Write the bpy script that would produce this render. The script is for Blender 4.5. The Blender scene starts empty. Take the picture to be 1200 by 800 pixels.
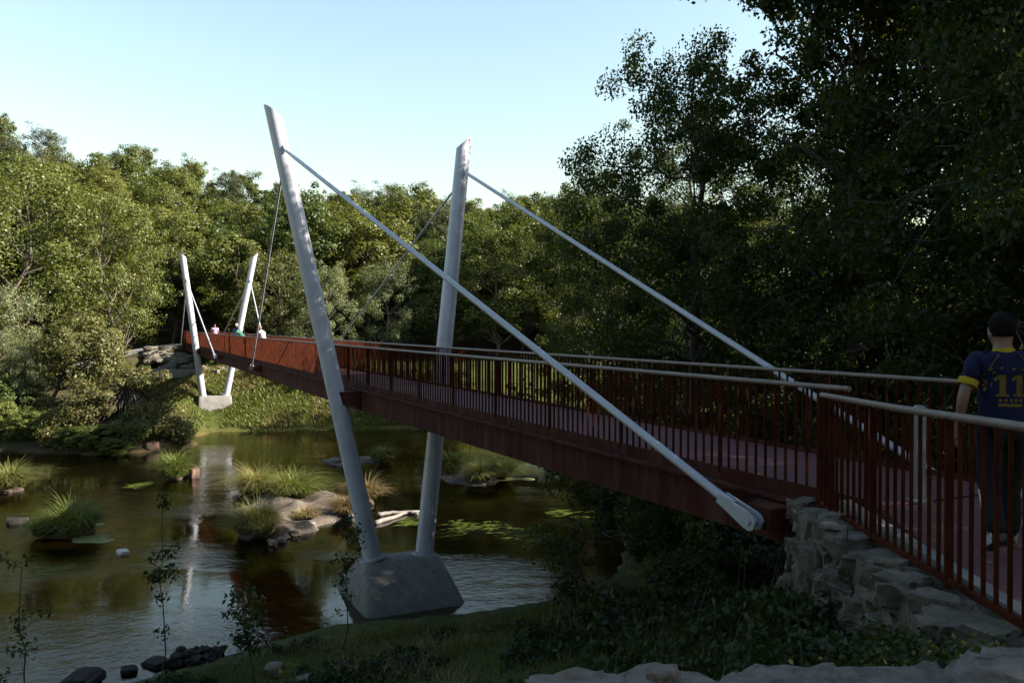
import bpy, bmesh, math, random
import numpy as np
from mathutils import Vector, Matrix, noise as mnoise
R = math.radians
rng = np.random.default_rng(7)
random.seed(7)
scene = bpy.context.scene
COL = scene.collection
F_PX, HOR = 975.0, 390.0            # focal length in pixels of the 1200x800 photograph, horizon row
SUN_AZ, SUN_EL = 95.0, 29.0         # azimuth clockwise from +Y
PITCH = math.atan((HOR - 400) / F_PX)
WATER = -7.3

# ------------------------------------------------------------------ basics
def tag(o, label=None, cat=None, group=None, kind=None):
    if label: o['label'] = label
    if cat: o['category'] = cat
    if group: o['group'] = group
    if kind: o['kind'] = kind
    return o

def empty(name, loc=(0, 0, 0), rz=0.0):
    o = bpy.data.objects.new(name, None); COL.objects.link(o)
    o.location = loc; o.rotation_euler = (0, 0, rz); o.empty_display_size = .3
    return o

def link(name, me, mat=None, parent=None, smooth=False):
    o = bpy.data.objects.new(name, me); COL.objects.link(o)
    if mat is not None and not me.materials: me.materials.append(mat)
    if parent is not None: o.parent = parent
    if smooth: me.shade_smooth()
    return o

class MB:
    def __init__(self): self.v = []; self.f = []
    def add(self, vs, fs):
        b = len(self.v); self.v += [tuple(x) for x in vs]; self.f += [tuple(i + b for i in f) for f in fs]
    def hexa(self, p):      # 8 points: bottom 4 ccw, top 4 ccw
        self.add(p, [(3, 2, 1, 0), (4, 5, 6, 7), (0, 1, 5, 4), (1, 2, 6, 5), (2, 3, 7, 6), (3, 0, 4, 7)])
    def box(self, c, ax, ay, az):   # centre, half axis vectors
        c, ax, ay, az = map(Vector, (c, ax, ay, az))
        self.hexa([c - ax - ay - az, c + ax - ay - az, c + ax + ay - az, c - ax + ay - az,
                   c - ax - ay + az, c + ax - ay + az, c + ax + ay + az, c - ax + ay + az])
    def tube(self, pts, rad, seg=10, caps=True, cut=None):
        pts = [Vector(p) for p in pts]; n = len(pts)
        if not hasattr(rad, '__len__'): rad = [rad] * n
        b = len(self.v); prev = None
        for i, p in enumerate(pts):
            d = (pts[min(i + 1, n - 1)] - pts[max(i - 1, 0)]).normalized()
            if prev is None:
                a = d.orthogonal().normalized()
            else:
                a = (prev - d * prev.dot(d)).normalized()
            prev = a; c = d.cross(a)
            for k in range(seg):
                t = 2 * math.pi * k / seg
                r = (a * math.cos(t) + c * math.sin(t))
                q = p + r * rad[i]
                if cut is not None and i == n - 1: q = q + d * (cut[1] * r.dot(cut[0]))
                self.v.append(tuple(q))
        for i in range(n - 1):
            for k in range(seg):
                k2 = (k + 1) % seg
                self.f.append((b + i * seg + k, b + i * seg + k2, b + (i + 1) * seg + k2, b + (i + 1) * seg + k))
        if caps:
            self.f.append(tuple(b + k for k in reversed(range(seg))))
            self.f.append(tuple(b + (n - 1) * seg + k for k in range(seg)))
    def loft(self, rings, caps=True):
        b = len(self.v); s = len(rings[0])
        for r in rings: self.v += [tuple(q) for q in r]
        for i in range(len(rings) - 1):
            for k in range(s):
                k2 = (k + 1) % s
                self.f.append((b + i * s + k, b + i * s + k2, b + (i + 1) * s + k2, b + (i + 1) * s + k))
        if caps:
            self.f.append(tuple(b + k for k in reversed(range(s))))
            self.f.append(tuple(b + (len(rings) - 1) * s + k for k in range(s)))
    def build(self, name, mat, parent=None, smooth=False, angle=None):
        me = bpy.data.meshes.new(name); me.from_pydata(self.v, [], self.f); me.update()
        o = link(name, me, mat, parent)
        if smooth:
            me.shade_smooth()
            if angle: me.set_sharp_from_angle(angle=R(angle))
        return o

def np_mesh(name, V, k):
    """V: (n*k,3) loose polygons of k corners each"""
    V = np.ascontiguousarray(V, dtype=np.float32).reshape(-1, 3); n = len(V) // k
    me = bpy.data.meshes.new(name)
    me.vertices.add(len(V)); me.vertices.foreach_set('co', V.ravel())
    me.loops.add(n * k); me.loops.foreach_set('vertex_index', np.arange(n * k, dtype=np.int32))
    me.polygons.add(n); me.polygons.foreach_set('loop_start', np.arange(0, n * k, k, dtype=np.int32))
    me.update(calc_edges=True)
    return me

def ray(px, py):
    d = Vector(((px - 600) / F_PX, (400 - py) / F_PX, -1.0))
    d.rotate(Matrix.Rotation(R(90) + PITCH, 3, 'X'))
    return d
def at(px, py, Y):
    d = ray(px, py); return d * (Y / d.y)
def at_z(px, py, z=WATER):
    d = ray(px, py); return d * (z / d.z)

# ------------------------------------------------------------------ materials
def new_mat(name):
    m = bpy.data.materials.new(name); m.use_nodes = True
    nt = m.node_tree; nt.nodes.clear()
    out = nt.nodes.new('ShaderNodeOutputMaterial')
    return m, nt, out
def N(nt, t, **kw):
    n = nt.nodes.new(t)
    for k, v in kw.items(): setattr(n, k, v)
    return n
def noise_n(nt, co, scale, detail=5, rough=.6, dist=0.0):
    n = N(nt, 'ShaderNodeTexNoise'); n.inputs['Scale'].default_value = scale
    n.inputs['Detail'].default_value = detail; n.inputs['Roughness'].default_value = rough
    n.inputs['Distortion'].default_value = dist
    nt.links.new(co, n.inputs['Vector']); return n
def ramp(nt, fac, stops):
    n = N(nt, 'ShaderNodeValToRGB'); e = n.color_ramp.elements
    while len(e) > 1: e.remove(e[0])
    e[0].position = stops[0][0]; e[0].color = (*stops[0][1], 1)
    for p, c in stops[1:]:
        x = e.new(p); x.color = (*c, 1)
    nt.links.new(fac, n.inputs['Fac']); return n
def mix(nt, fac, a, b, mode='MIX'):
    n = N(nt, 'ShaderNodeMix', data_type='RGBA', blend_type=mode)
    for s, v in ((0, fac), (6, a), (7, b)):
        if hasattr(v, 'links'): nt.links.new(v, n.inputs[s])
        else: n.inputs[s].default_value = v if s == 0 else (*v, 1)
    return n.outputs[2]
def objco(nt): return N(nt, 'ShaderNodeTexCoord').outputs['Object']
def mapped(nt, co, sc):
    m = N(nt, 'ShaderNodeMapping'); m.inputs['Scale'].default_value = sc
    nt.links.new(co, m.inputs['Vector']); return m.outputs['Vector']

def surf(name, c1, c2, scale=4, rough=.7, metal=0, bump=.2, bscale=None, stretch=(1, 1, 1), spots=None, spot_scale=1.5, spec=.5):
    K = .56
    c1 = tuple(K * q for q in c1); c2 = tuple(K * q for q in c2); spots = tuple(K * q for q in spots) if spots else None
    m, nt, out = new_mat(name)
    co = mapped(nt, objco(nt), stretch)
    n1 = noise_n(nt, co, scale)
    r = ramp(nt, n1.outputs['Fac'], [(.3, c1), (.7, c2)])
    col = r.outputs['Color']
    if spots:
        n2 = noise_n(nt, objco(nt), spot_scale, 6, .7)
        s = ramp(nt, n2.outputs['Fac'], [(.52, (0, 0, 0)), (.68, (1, 1, 1))])
        col = mix(nt, s.outputs['Color'], col, spots)
    p = N(nt, 'ShaderNodeBsdfPrincipled')
    nt.links.new(col, p.inputs['Base Color'])
    p.inputs['Roughness'].default_value = rough; p.inputs['Metallic'].default_value = metal
    p.inputs['Specular IOR Level'].default_value = spec
    if bump:
        nb = noise_n(nt, objco(nt), bscale or scale * 5, 6, .65)
        b = N(nt, 'ShaderNodeBump'); b.inputs['Strength'].default_value = bump; b.inputs['Distance'].default_value = .03
        nt.links.new(nb.outputs['Fac'], b.inputs['Height']); nt.links.new(b.outputs['Normal'], p.inputs['Normal'])
    nt.links.new(p.outputs[0], out.inputs['Surface'])
    return m

def leaf_mat(name, cols, trans=.35, gloss=.015):
    """cols: list of (r,g,b); colour varies leaf by leaf and tree by tree"""
    m, nt, out = new_mat(name)
    g = N(nt, 'ShaderNodeNewGeometry'); oi = N(nt, 'ShaderNodeObjectInfo')
    co = objco(nt)
    nz = noise_n(nt, co, .35, 3, .6)
    a = N(nt, 'ShaderNodeMath', operation='MULTIPLY'); a.inputs[1].default_value = .45
    nt.links.new(g.outputs['Random Per Island'], a.inputs[0])
    b = N(nt, 'ShaderNodeMath', operation='MULTIPLY_ADD'); b.inputs[1].default_value = .45
    nt.links.new(oi.outputs['Random'], b.inputs[0]); nt.links.new(a.outputs[0], b.inputs[2])
    c = N(nt, 'ShaderNodeMath', operation='MULTIPLY_ADD'); c.inputs[1].default_value = .3
    nt.links.new(nz.outputs['Fac'], c.inputs[0]); nt.links.new(b.outputs[0], c.inputs[2])
    cols = [tuple(.46 * q for q in c_) for c_ in cols]
    k = len(cols)
    rp = ramp(nt, c.outputs[0], [(.1 + .85 * i / (k - 1), cols[i]) for i in range(k)])
    d = N(nt, 'ShaderNodeBsdfDiffuse'); t = N(nt, 'ShaderNodeBsdfTranslucent')
    gl = N(nt, 'ShaderNodeBsdfGlossy'); gl.inputs['Roughness'].default_value = .45
    nt.links.new(rp.outputs[0], d.inputs[0])
    tc = mix(nt, 1.0, rp.outputs[0], (1.6, 1.5, .6), 'MULTIPLY')
    nt.links.new(tc, t.inputs[0])
    m1 = N(nt, 'ShaderNodeMixShader'); m1.inputs[0].default_value = trans
    nt.links.new(d.outputs[0], m1.inputs[1]); nt.links.new(t.outputs[0], m1.inputs[2])
    m2 = N(nt, 'ShaderNodeMixShader'); m2.inputs[0].default_value = gloss
    nt.links.new(m1.outputs[0], m2.inputs[1]); nt.links.new(gl.outputs[0], m2.inputs[2])
    nt.links.new(m2.outputs[0], out.inputs['Surface'])
    return m

M = {}
def board_concrete():
    m, nt, out = new_mat('board_marked_concrete'); co = objco(nt)
    n1 = noise_n(nt, co, 2.2, 7, .65); n2 = noise_n(nt, mapped(nt, co, (3, 3, .35)), 2.0, 5, .65); n3 = noise_n(nt, co, .9, 5, .6)
    r1 = ramp(nt, n1.outputs['Fac'], [(.3, (0.0935, 0.0880, 0.0792)), (.7, (0.1650, 0.1562, 0.1408))])
    st = ramp(nt, n2.outputs['Fac'], [(.5, (0, 0, 0)), (.72, (.75, .75, .75))])
    col = mix(nt, st.outputs['Color'], r1.outputs['Color'], (.05, .047, .04))
    # damp, algae darkened foot with a wavering edge
    sx = N(nt, 'ShaderNodeSeparateXYZ'); nt.links.new(co, sx.inputs[0])
    ad = N(nt, 'ShaderNodeMath', operation='MULTIPLY_ADD'); ad.inputs[1].default_value = .9; nt.links.new(n3.outputs['Fac'], ad.inputs[0]); nt.links.new(sx.outputs['Z'], ad.inputs[2])
    rf = ramp(nt, ad.outputs[0], [(.95, (1, 1, 1)), (1.0, (0, 0, 0))])
    md = N(nt, 'ShaderNodeMath', operation='MULTIPLY'); md.inputs[1].default_value = .75
    mr = N(nt, 'ShaderNodeMapRange'); mr.inputs['From Min'].default_value = .75; mr.inputs['From Max'].default_value = 1.75; mr.inputs['To Min'].default_value = 1; mr.inputs['To Max'].default_value = 0
    nt.links.new(ad.outputs[0], mr.inputs['Value']); nt.links.new(mr.outputs[0], md.inputs[0])
    col = mix(nt, md.outputs[0], col, (.035, .038, .022))
    p = N(nt, 'ShaderNodeBsdfPrincipled'); p.inputs['Roughness'].default_value = .9; nt.links.new(col, p.inputs['Base Color'])
    wv = N(nt, 'ShaderNodeTexWave', bands_direction='Z', wave_profile='SAW'); wv.inputs['Scale'].default_value = .9; wv.inputs['Distortion'].default_value = .25; nt.links.new(co, wv.inputs['Vector'])
    nb = noise_n(nt, co, 30, 6, .7)
    hh = N(nt, 'ShaderNodeMath', operation='MULTIPLY_ADD'); hh.inputs[1].default_value = .35; nt.links.new(wv.outputs['Fac'], hh.inputs[0]); nt.links.new(nb.outputs['Fac'], hh.inputs[2])
    b = N(nt, 'ShaderNodeBump'); b.inputs['Strength'].default_value = .4; b.inputs['Distance'].default_value = .03
    nt.links.new(hh.outputs[0], b.inputs['Height']); nt.links.new(b.outputs['Normal'], p.inputs['Normal'])
    nt.links.new(p.outputs[0], out.inputs['Surface']); return m
M['board_concrete'] = board_concrete()
def corten():
    m, nt, out = new_mat('rusted_steel')
    co = objco(nt)
    n1 = noise_n(nt, co, 1.3, 6, .65)
    n2 = noise_n(nt, mapped(nt, co, (2.2, 2.2, .25)), 2.0, 5, .6)
    r1 = ramp(nt, n1.outputs['Fac'], [(.3, (.020, .005, .0035)), (.7, (.046, .0115, .0065))])
    r2 = ramp(nt, n2.outputs['Fac'], [(.46, (0, 0, 0)), (.68, (.9, .9, .9))])
    col = mix(nt, r2.outputs['Color'], r1.outputs['Color'], (.062, .027, .020))
    p = N(nt, 'ShaderNodeBsdfPrincipled'); nt.links.new(col, p.inputs['Base Color'])
    p.inputs['Roughness'].default_value = .9; p.inputs['Specular IOR Level'].default_value = .12
    nb = noise_n(nt, co, 30, 5, .7)
    b = N(nt, 'ShaderNodeBump'); b.inputs['Strength'].default_value = .15; b.inputs['Distance'].default_value = .01
    nt.links.new(nb.outputs['Fac'], b.inputs['Height']); nt.links.new(b.outputs['Normal'], p.inputs['Normal'])
    nt.links.new(p.outputs[0], out.inputs['Surface']); return m
M['corten'] = corten()
M['rail_steel'] = surf('rusty_bars', (.028, .0065, .0035), (.098, .022, .0068), 3, .92, spec=.08)
M['deck'] = surf('red_deck_coating', (.12, .032, .036), (.17, .05, .052), 1.2, .8, bump=.3, bscale=120, spots=(.10, .042, .042), spot_scale=.9)
M['handrail'] = surf('weathered_rail', (.17, .12, .09), (.26, .20, .16), 5, .5, stretch=(1, 1, 1))
M['mast'] = surf('grey_paint', (.50, .51, .57), (.60, .61, .67), 1.5, .38, bump=.02, spots=(.44, .45, .48), spot_scale=2.5)
M['stay'] = surf('pale_paint', (.46, .48, .54), (.54, .56, .62), 2, .35, bump=0)
M['concrete'] = surf('stained_concrete', (.15, .14, .13), (.22, .21, .19), 2.2, .85, bump=.25, bscale=40, stretch=(1, 1, .3), spots=(.09, .088, .075), spot_scale=1.6)
M['pale_concrete'] = surf('pale_concrete', (.20, .19, .175), (.27, .26, .24), 2.5, .85, spots=(.14, .135, .12))
M['stone'] = surf('granite', (.11, .092, .068), (.24, .205, .16), 7, .95, bump=1.0, bscale=24, spots=(.045, .045, .03), spot_scale=3)
M['stone_pale'] = surf('lichen_granite', (.20, .17, .14), (.38, .335, .29), 11, .95, bump=1.0, bscale=34, spots=(.075, .055, .04), spot_scale=4)
M['rock_dark'] = surf('wet_rock', (.022, .020, .017), (.055, .05, .042), 6, .9, spec=.15, bump=.8, bscale=15)
M['rock_red'] = surf('reddish_rock', (.15, .085, .06), (.22, .13, .09), 6, .85, bump=.8, bscale=15)
M['bark'] = surf('bark', (.045, .035, .026), (.10, .08, .06), 8, .95, bump=.8, bscale=14, stretch=(1, 1, .2))
M['bark_pale'] = surf('pale_bark', (.09, .07, .052), (.17, .135, .105), 7, .95, bump=.6, bscale=14, stretch=(1, 1, .25))
M['gravel_path'] = surf('path_asphalt', (.14, .14, .145), (.19, .19, .19), 3, .9, bump=.3, bscale=60)
M['mud'] = surf('river_mud', (.075, .052, .036), (.17, .135, .11), 3, .8, bump=.8, bscale=14, spots=(.05, .035, .022), spot_scale=1.3)
M['roots'] = surf('root_mat', (.05, .035, .022), (.13, .09, .06), 8, .95, bump=1, bscale=20)
M['driftwood'] = surf('driftwood', (.17, .145, .125), (.28, .25, .22), 6, .8, stretch=(1, 1, 1))
M['white_rock'] = surf('white_rock', (.5, .47, .43), (.62, .6, .56), 8, .8)
M['skin'] = surf('skin', (.22, .12, .085), (.27, .155, .11), 6, .55, bump=0)
M['hair'] = surf('dark_hair', (.006, .005, .005), (.014, .012, .011), 60, .9, spec=.1, bump=.4, bscale=90, stretch=(1, 1, .3))
M['hair_red'] = surf('auburn_hair', (.22, .07, .03), (.30, .11, .045), 60, .6)
M['navy'] = surf('navy_cloth', (.008, .011, .045), (.014, .02, .075), 8, .9, bump=.3, bscale=25, spec=.2)
M['yellow'] = surf('yellow_cloth', (.45, .32, .015), (.52, .37, .02), 20, .9, spec=.2)
M['yellow_print'] = surf('worn_yellow_print', (.15, .115, .018), (.21, .16, .03), 60, .9, spec=.2)
M['black_cloth'] = surf('black_cloth', (.008, .008, .011), (.016, .016, .02), 10, .9, bump=.3, bscale=25, spec=.2)
M['white_cloth'] = surf('white_cloth', (.68, .68, .70), (.78, .78, .8), 10, .9, spec=.2)
M['green_cloth'] = surf('green_cloth', (.03, .16, .10), (.05, .20, .13), 10, .9, spec=.2)
M['pink_cloth'] = surf('pink_cloth', (.5, .28, .5), (.6, .38, .6), 10, .9, spec=.2)
M['beige_cloth'] = surf('beige_cloth', (.5, .45, .33), (.6, .55, .42), 10, .9, spec=.2)
M['blue_cloth'] = surf('blue_cloth', (.06, .10, .28), (.1, .15, .36), 10, .9, spec=.2)
M['rubber'] = surf('shoe_black', (.012, .012, .013), (.02, .02, .02), 10, .6)
M['post_grey'] = surf('grey_bollard_paint', (.24, .25, .27), (.28, .29, .31), 3, .45, bump=.05)
M['algae'] = surf('floating_algae', (.18, .21, .055), (.26, .285, .10), 5, .8, bump=.4)
M['weed'] = surf('water_weed', (.15, .28, .03), (.30, .44, .07), 5, .9, bump=.6, bscale=14, stretch=(1, .35, 1), spots=(.10, .17, .02), spot_scale=2)
M['leaf_oak'] = leaf_mat('oak_leaves', [(.045, .075, .014), (.095, .125, .025), (.15, .175, .038), (.20, .205, .055)])
M['leaf_mid'] = leaf_mat('mid_leaves', [(.03, .06, .014), (.065, .105, .024), (.115, .15, .035), (.17, .185, .05)])
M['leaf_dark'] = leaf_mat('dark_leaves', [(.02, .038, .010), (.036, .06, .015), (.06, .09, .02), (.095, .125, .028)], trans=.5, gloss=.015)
M['leaf_pine'] = leaf_mat('pine_needles', [(.035, .055, .022), (.06, .085, .034), (.09, .11, .05), (.13, .13, .07)], trans=.15)
M['leaf_willow'] = leaf_mat('willow_leaves', [(.10, .13, .055), (.15, .185, .08), (.20, .235, .11), (.27, .29, .15)])
M['leaf_olive'] = leaf_mat('olive_leaves', [(.08, .095, .03), (.135, .145, .045), (.19, .19, .065), (.25, .23, .09)])
M['leaf_bush'] = leaf_mat('bush_leaves', [(.05, .085, .02), (.09, .13, .03), (.15, .19, .045), (.24, .27, .06)])
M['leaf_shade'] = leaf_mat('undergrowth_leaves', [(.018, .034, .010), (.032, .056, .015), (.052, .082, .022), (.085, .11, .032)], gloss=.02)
M['grass_green'] = leaf_mat('grass', [(.05, .085, .015), (.09, .13, .025), (.13, .16, .035), (.20, .20, .06)])
M['grass_lush'] = leaf_mat('bank_grass', [(.07, .11, .015), (.12, .17, .026), (.18, .22, .04), (.26, .27, .07)])
M['sedge'] = leaf_mat('sedge', [(.08, .13, .025), (.14, .19, .04), (.23, .27, .07), (.33, .33, .12), (.34, .28, .13)])
M['sedge_dry'] = leaf_mat('dry_sedge', [(.20, .15, .07), (.30, .22, .11), (.38, .28, .15), (.48, .38, .22)], trans=.25)
M['weed_strands'] = leaf_mat('water_weed_strands', [(.07, .10, .018), (.13, .17, .03), (.21, .25, .05), (.32, .36, .11)], trans=.3)
M['stalk'] = leaf_mat('dry_stalks', [(.08, .065, .04), (.14, .115, .07), (.20, .17, .11), (.26, .22, .15)], trans=.1)

# ------------------------------------------------------------------ terrain
RIVER = [(-90, -6), (-60, 4), (-30, 9), (-14, 13.2), (-9.2, 16.2), (-6.4, 18.9), (-5.5, 19.9), (-4.3, 20.9), (-0.9, 21.8), (1.6, 23.0), (3.0, 24.8),
         (3.7, 28), (4.2, 34), (3.9, 42), (4.2, 50), (9, 57.5), (30, 61), (60, 64), (120, 63), (120, 80), (60, 80), (20, 73), (0, 65), (-15, 62.5), (-22, 61.5),
         (-23, 57), (-20.6, 53.5), (-22, 51), (-25, 50), (-32, 51.5), (-45, 48), (-90, 34)]
def sdf(X, Y, poly):
    """signed distance, negative inside"""
    P = np.array(poly, float); Q = np.roll(P, -1, 0)
    d = np.full(X.shape, 1e9); ins = np.zeros(X.shape, bool)
    for (x0, y0), (x1, y1) in zip(P, Q):
        ex, ey = x1 - x0, y1 - y0
        t = np.clip(((X - x0) * ex + (Y - y0) * ey) / (ex * ex + ey * ey), 0, 1)
        d = np.minimum(d, np.hypot(X - x0 - t * ex, Y - y0 - t * ey))
        c = ((y0 <= Y) != (y1 <= Y))
        with np.errstate(divide='ignore', invalid='ignore'):
            xi = x0 + (Y - y0) * ex / (ey if ey else 1e-9)
        ins ^= c & (X < xi)
    return np.where(ins, -d, d)
def sm(x, a, b):
    t = np.clip((x - a) / (b - a), 0, 1); return t * t * (3 - 2 * t)
_G = rng.standard_normal((64, 64))
def vnoise(X, Y, s):
    x = X / s; y = Y / s; xi = np.floor(x).astype(int); yi = np.floor(y).astype(int); fx = x - xi; fy = y - yi
    fx = fx * fx * (3 - 2 * fx); fy = fy * fy * (3 - 2 * fy)
    g = lambda i, j: _G[i % 64, j % 64]
    return (g(xi, yi) * (1 - fx) + g(xi + 1, yi) * fx) * (1 - fy) + (g(xi, yi + 1) * (1 - fx) + g(xi + 1, yi + 1) * fx) * fy
PATH_Z = -1.62
PLAT = [(2.85, -12), (2.95, 3.0), (3.12, 8.35), (5.9, 9.4), (9, 8.6), (14, 5), (14, -12)]
FARPATH = [(-29.6, 78.0, -1.0), (-31, 75.5, -1.15), (-33, 72, -1.65), (-34, 69, -2.2), (-34.2, 66, -2.7), (-33.5, 62, -3.2)]
def height(X, Y):
    X = np.asarray(X, float); Y = np.asarray(Y, float)
    d = sdf(X, Y, RIVER)
    far = sm(Y + .45 * X * (X < 0), 34, 40) * (d > 0) * ((X < 4) | (Y > 62))
    n = .10 * vnoise(X, Y, 1.3) + .18 * vnoise(X + 9, Y, 4.1)
    dn = np.maximum(d, 0)
    near = WATER + .05 * sm(dn, 0, .8) + .12 * np.minimum(dn, 3) + .345 * np.maximum(dn - 3, 0)
    near = -1.7 - np.log1p(np.exp(-(near + 1.7) * 2.5)) / 2.5
    right = sm(X, 4, 12) * sm(Y, 9, 16)
    near = near * (1 - right) + right * np.minimum(near, WATER + .25 * dn + .8 * sm(dn, 0, 2))
    fb = WATER + .25 + .80 * np.minimum(dn, 4.6) + .10 * np.clip(dn - 4.6, 0, 12)
    left = sm(-X, 24, 30)
    fbl = WATER + .2 + .24 * np.minimum(dn, 16)
    fb = fb * (1 - left) + np.minimum(fb, fbl) * left
    sl = .165 + .085 * sm(-X, 30, 100) - .02 * sm(X, 0, 60)
    hill = np.maximum(dn - 19, 0); hill = np.minimum(hill, 125) + .02 * np.maximum(hill - 125, 0); hill = hill * sl
    fb = fb + hill + .8 * vnoise(X, Y, 17) * sm(dn, 15, 40)
    h = near * (1 - far) + fb * far
    bed = WATER - .06 - .26 * np.minimum(-d, 2) - .16 * sm(-d, 2, 8) + .08 * vnoise(X, Y, 1.7) + .08 * vnoise(X, Y, .8)
    h = np.where(d < 0, bed, h + n * sm(dn, .3, 2.5))
    # path plateau at the near end of the bridge
    dp = sdf(X, Y, PLAT)
    w = 1 - sm(dp, -.15, .45)
    h = h * (1 - w) + (PATH_Z - .08) * w
    # path at the far end
    dm = np.full(X.shape, 1e9); zp = np.zeros(X.shape)
    for a, b in zip(FARPATH[:-1], FARPATH[1:]):
        ex, ey = b[0] - a[0], b[1] - a[1]
        t = np.clip(((X - a[0]) * ex + (Y - a[1]) * ey) / (ex * ex + ey * ey), 0, 1)
        q = np.hypot(X - a[0] - t * ex, Y - a[1] - t * ey); z = a[2] + t * (b[2] - a[2])
        zp = np.where(q < dm, z, zp); dm = np.minimum(dm, q)
    w = (1 - sm(dm, 1.6, 3.6)) * (d > 0)
    h = h * (1 - w) + (zp - .04) * w
    return h
def hz(x, y): return float(height(np.array([x]), np.array([y]))[0])

xs = np.unique(np.concatenate([np.arange(-500, -60, 20), np.arange(-60, -14, 1.2), np.arange(-14, 14, .32), np.arange(14, 60, 1.6), np.arange(60, 520, 20)]))
ys = np.unique(np.concatenate([np.arange(-60, 0, 3), np.arange(0, 34, .32), np.arange(34, 92, .9), np.arange(92, 300, 4), np.arange(300, 720, 20)]))
GX, GY = np.meshgrid(xs, ys); GZ = height(GX, GY)
nx, ny = len(xs), len(ys)
me = bpy.data.meshes.new('ground')
idx = np.arange(nx * ny).reshape(ny, nx)
Fq = np.stack([idx[:-1, :-1], idx[:-1, 1:], idx[1:, 1:], idx[1:, :-1]], -1).reshape(-1, 4)
me.vertices.add(nx * ny); me.vertices.foreach_set('co', np.stack([GX, GY, GZ], -1).astype(np.float32).ravel())
me.loops.add(Fq.size); me.loops.foreach_set('vertex_index', Fq.astype(np.int32).ravel())
me.polygons.add(len(Fq)); me.polygons.foreach_set('loop_start', np.arange(0, Fq.size, 4, dtype=np.int32))
me.update(calc_edges=True); me.shade_smooth()
dR = sdf(GX, GY, RIVER)
at_bed = me.attributes.new('bed', 'FLOAT', 'POINT'); at_bed.data.foreach_set('value', (1 - sm(dR, -1.1, -.15)).astype(np.float32).ravel())
gr = np.clip(sm(GY, 56, 60) * (1 - sm(GY, 78, 84)) * sm(GX, -28, -23) + (1 - sm(GY, 26, 30)) * .6, 0, 1)
at_g = me.attributes.new('grassy', 'FLOAT', 'POINT'); at_g.data.foreach_set('value', gr.astype(np.float32).ravel())
def ground_mat():
    m, nt, out = new_mat('ground_soil')
    co = objco(nt)
    n1 = noise_n(nt, co, 1.1, 8, .7); n2 = noise_n(nt, co, .35, 4, .6)
    soil = ramp(nt, n1.outputs['Fac'], [(.3, (0.0150, 0.0120, 0.0075)), (.55, (0.0315, 0.0255, 0.0135)), (.75, (0.0525, 0.0413, 0.0240))])
    gra = ramp(nt, n1.outputs['Fac'], [(.3, (0.0175, 0.0245, 0.0049)), (.6, (0.0385, 0.0490, 0.0098)), (.8, (0.0665, 0.0665, 0.0196))])
    ag = N(nt, 'ShaderNodeAttribute', attribute_name='grassy'); ab = N(nt, 'ShaderNodeAttribute', attribute_name='bed')
    gm = N(nt, 'ShaderNodeMath', operation='ADD', use_clamp=True)
    rr = ramp(nt, n2.outputs['Fac'], [(.4, (0, 0, 0)), (.62, (.55, .55, .55))])
    nt.links.new(ag.outputs['Fac'], gm.inputs[0]); nt.links.new(rr.outputs['Color'], gm.inputs[1])
    col = mix(nt, gm.outputs[0], soil.outputs['Color'], gra.outputs['Color'])
    nb = noise_n(nt, co, .8, 8, .72, .6)
    bed = ramp(nt, nb.outputs['Fac'], [(.28, (0.0240, 0.0176, 0.0064)), (.45, (0.0800, 0.0496, 0.0160)), (.6, (0.1600, 0.0960, 0.0280)), (.75, (0.1120, 0.1040, 0.0240))])
    col = mix(nt, ab.outputs['Fac'], col, bed.outputs['Color'])
    p = N(nt, 'ShaderNodeBsdfPrincipled'); p.inputs['Roughness'].default_value = .95; p.inputs['Specular IOR Level'].default_value = .15
    nt.links.new(col, p.inputs['Base Color'])
    bb = noise_n(nt, co, 9, 8, .7)
    b = N(nt, 'ShaderNodeBump'); b.inputs['Strength'].default_value = .7; b.inputs['Distance'].default_value = .08
    nt.links.new(bb.outputs['Fac'], b.inputs['Height']); nt.links.new(b.outputs['Normal'], p.inputs['Normal'])
    nt.links.new(p.outputs[0], out.inputs['Surface']); return m
tag(link('ground', me, ground_mat()), kind='structure')

def water_mat():
    m, nt, out = new_mat('river_water')
    co = objco(nt)
    wav = noise_n(nt, mapped(nt, co, (1.0, 1.35, 1)), 2.4, 4, .55, .35)
    rip = noise_n(nt, mapped(nt, co, (1.0, 1.5, 1)), 9.0, 3, .5, .2)
    msk = noise_n(nt, mapped(nt, co, (.6, 1.2, 1)), .16, 3, .6)
    mr = ramp(nt, msk.outputs['Fac'], [(.42, (.10, .10, .10)), (.64, (1, 1, 1))])
    h = N(nt, 'ShaderNodeMath', operation='MULTIPLY_ADD'); h.inputs[1].default_value = .32
    nt.links.new(rip.outputs['Fac'], h.inputs[0]); nt.links.new(wav.outputs['Fac'], h.inputs[2])
    hm = N(nt, 'ShaderNodeMath', operation='MULTIPLY')
    nt.links.new(h.outputs[0], hm.inputs[0]); nt.links.new(mr.outputs['Color'], hm.inputs[1])
    b = N(nt, 'ShaderNodeBump'); b.inputs['Strength'].default_value = .36; b.inputs['Distance'].default_value = .06
    nt.links.new(hm.outputs[0], b.inputs['Height'])
    fr = N(nt, 'ShaderNodeFresnel'); fr.inputs['IOR'].default_value = 1.34
    nt.links.new(b.outputs['Normal'], fr.inputs['Normal'])
    tr = N(nt, 'ShaderNodeBsdfTransparent'); tr.inputs[0].default_value = (.62, .50, .27, 1)
    gl = N(nt, 'ShaderNodeBsdfGlossy'); gl.inputs['Roughness'].default_value = .02; gl.inputs[0].default_value = (1, 1, 1, 1)
    nt.links.new(b.outputs['Normal'], gl.inputs['Normal'])
    mx = N(nt, 'ShaderNodeMixShader')
    nt.links.new(fr.outputs[0], mx.inputs[0]); nt.links.new(tr.outputs[0], mx.inputs[1]); nt.links.new(gl.outputs[0], mx.inputs[2])
    nt.links.new(mx.outputs[0], out.inputs['Surface']); return m
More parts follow.
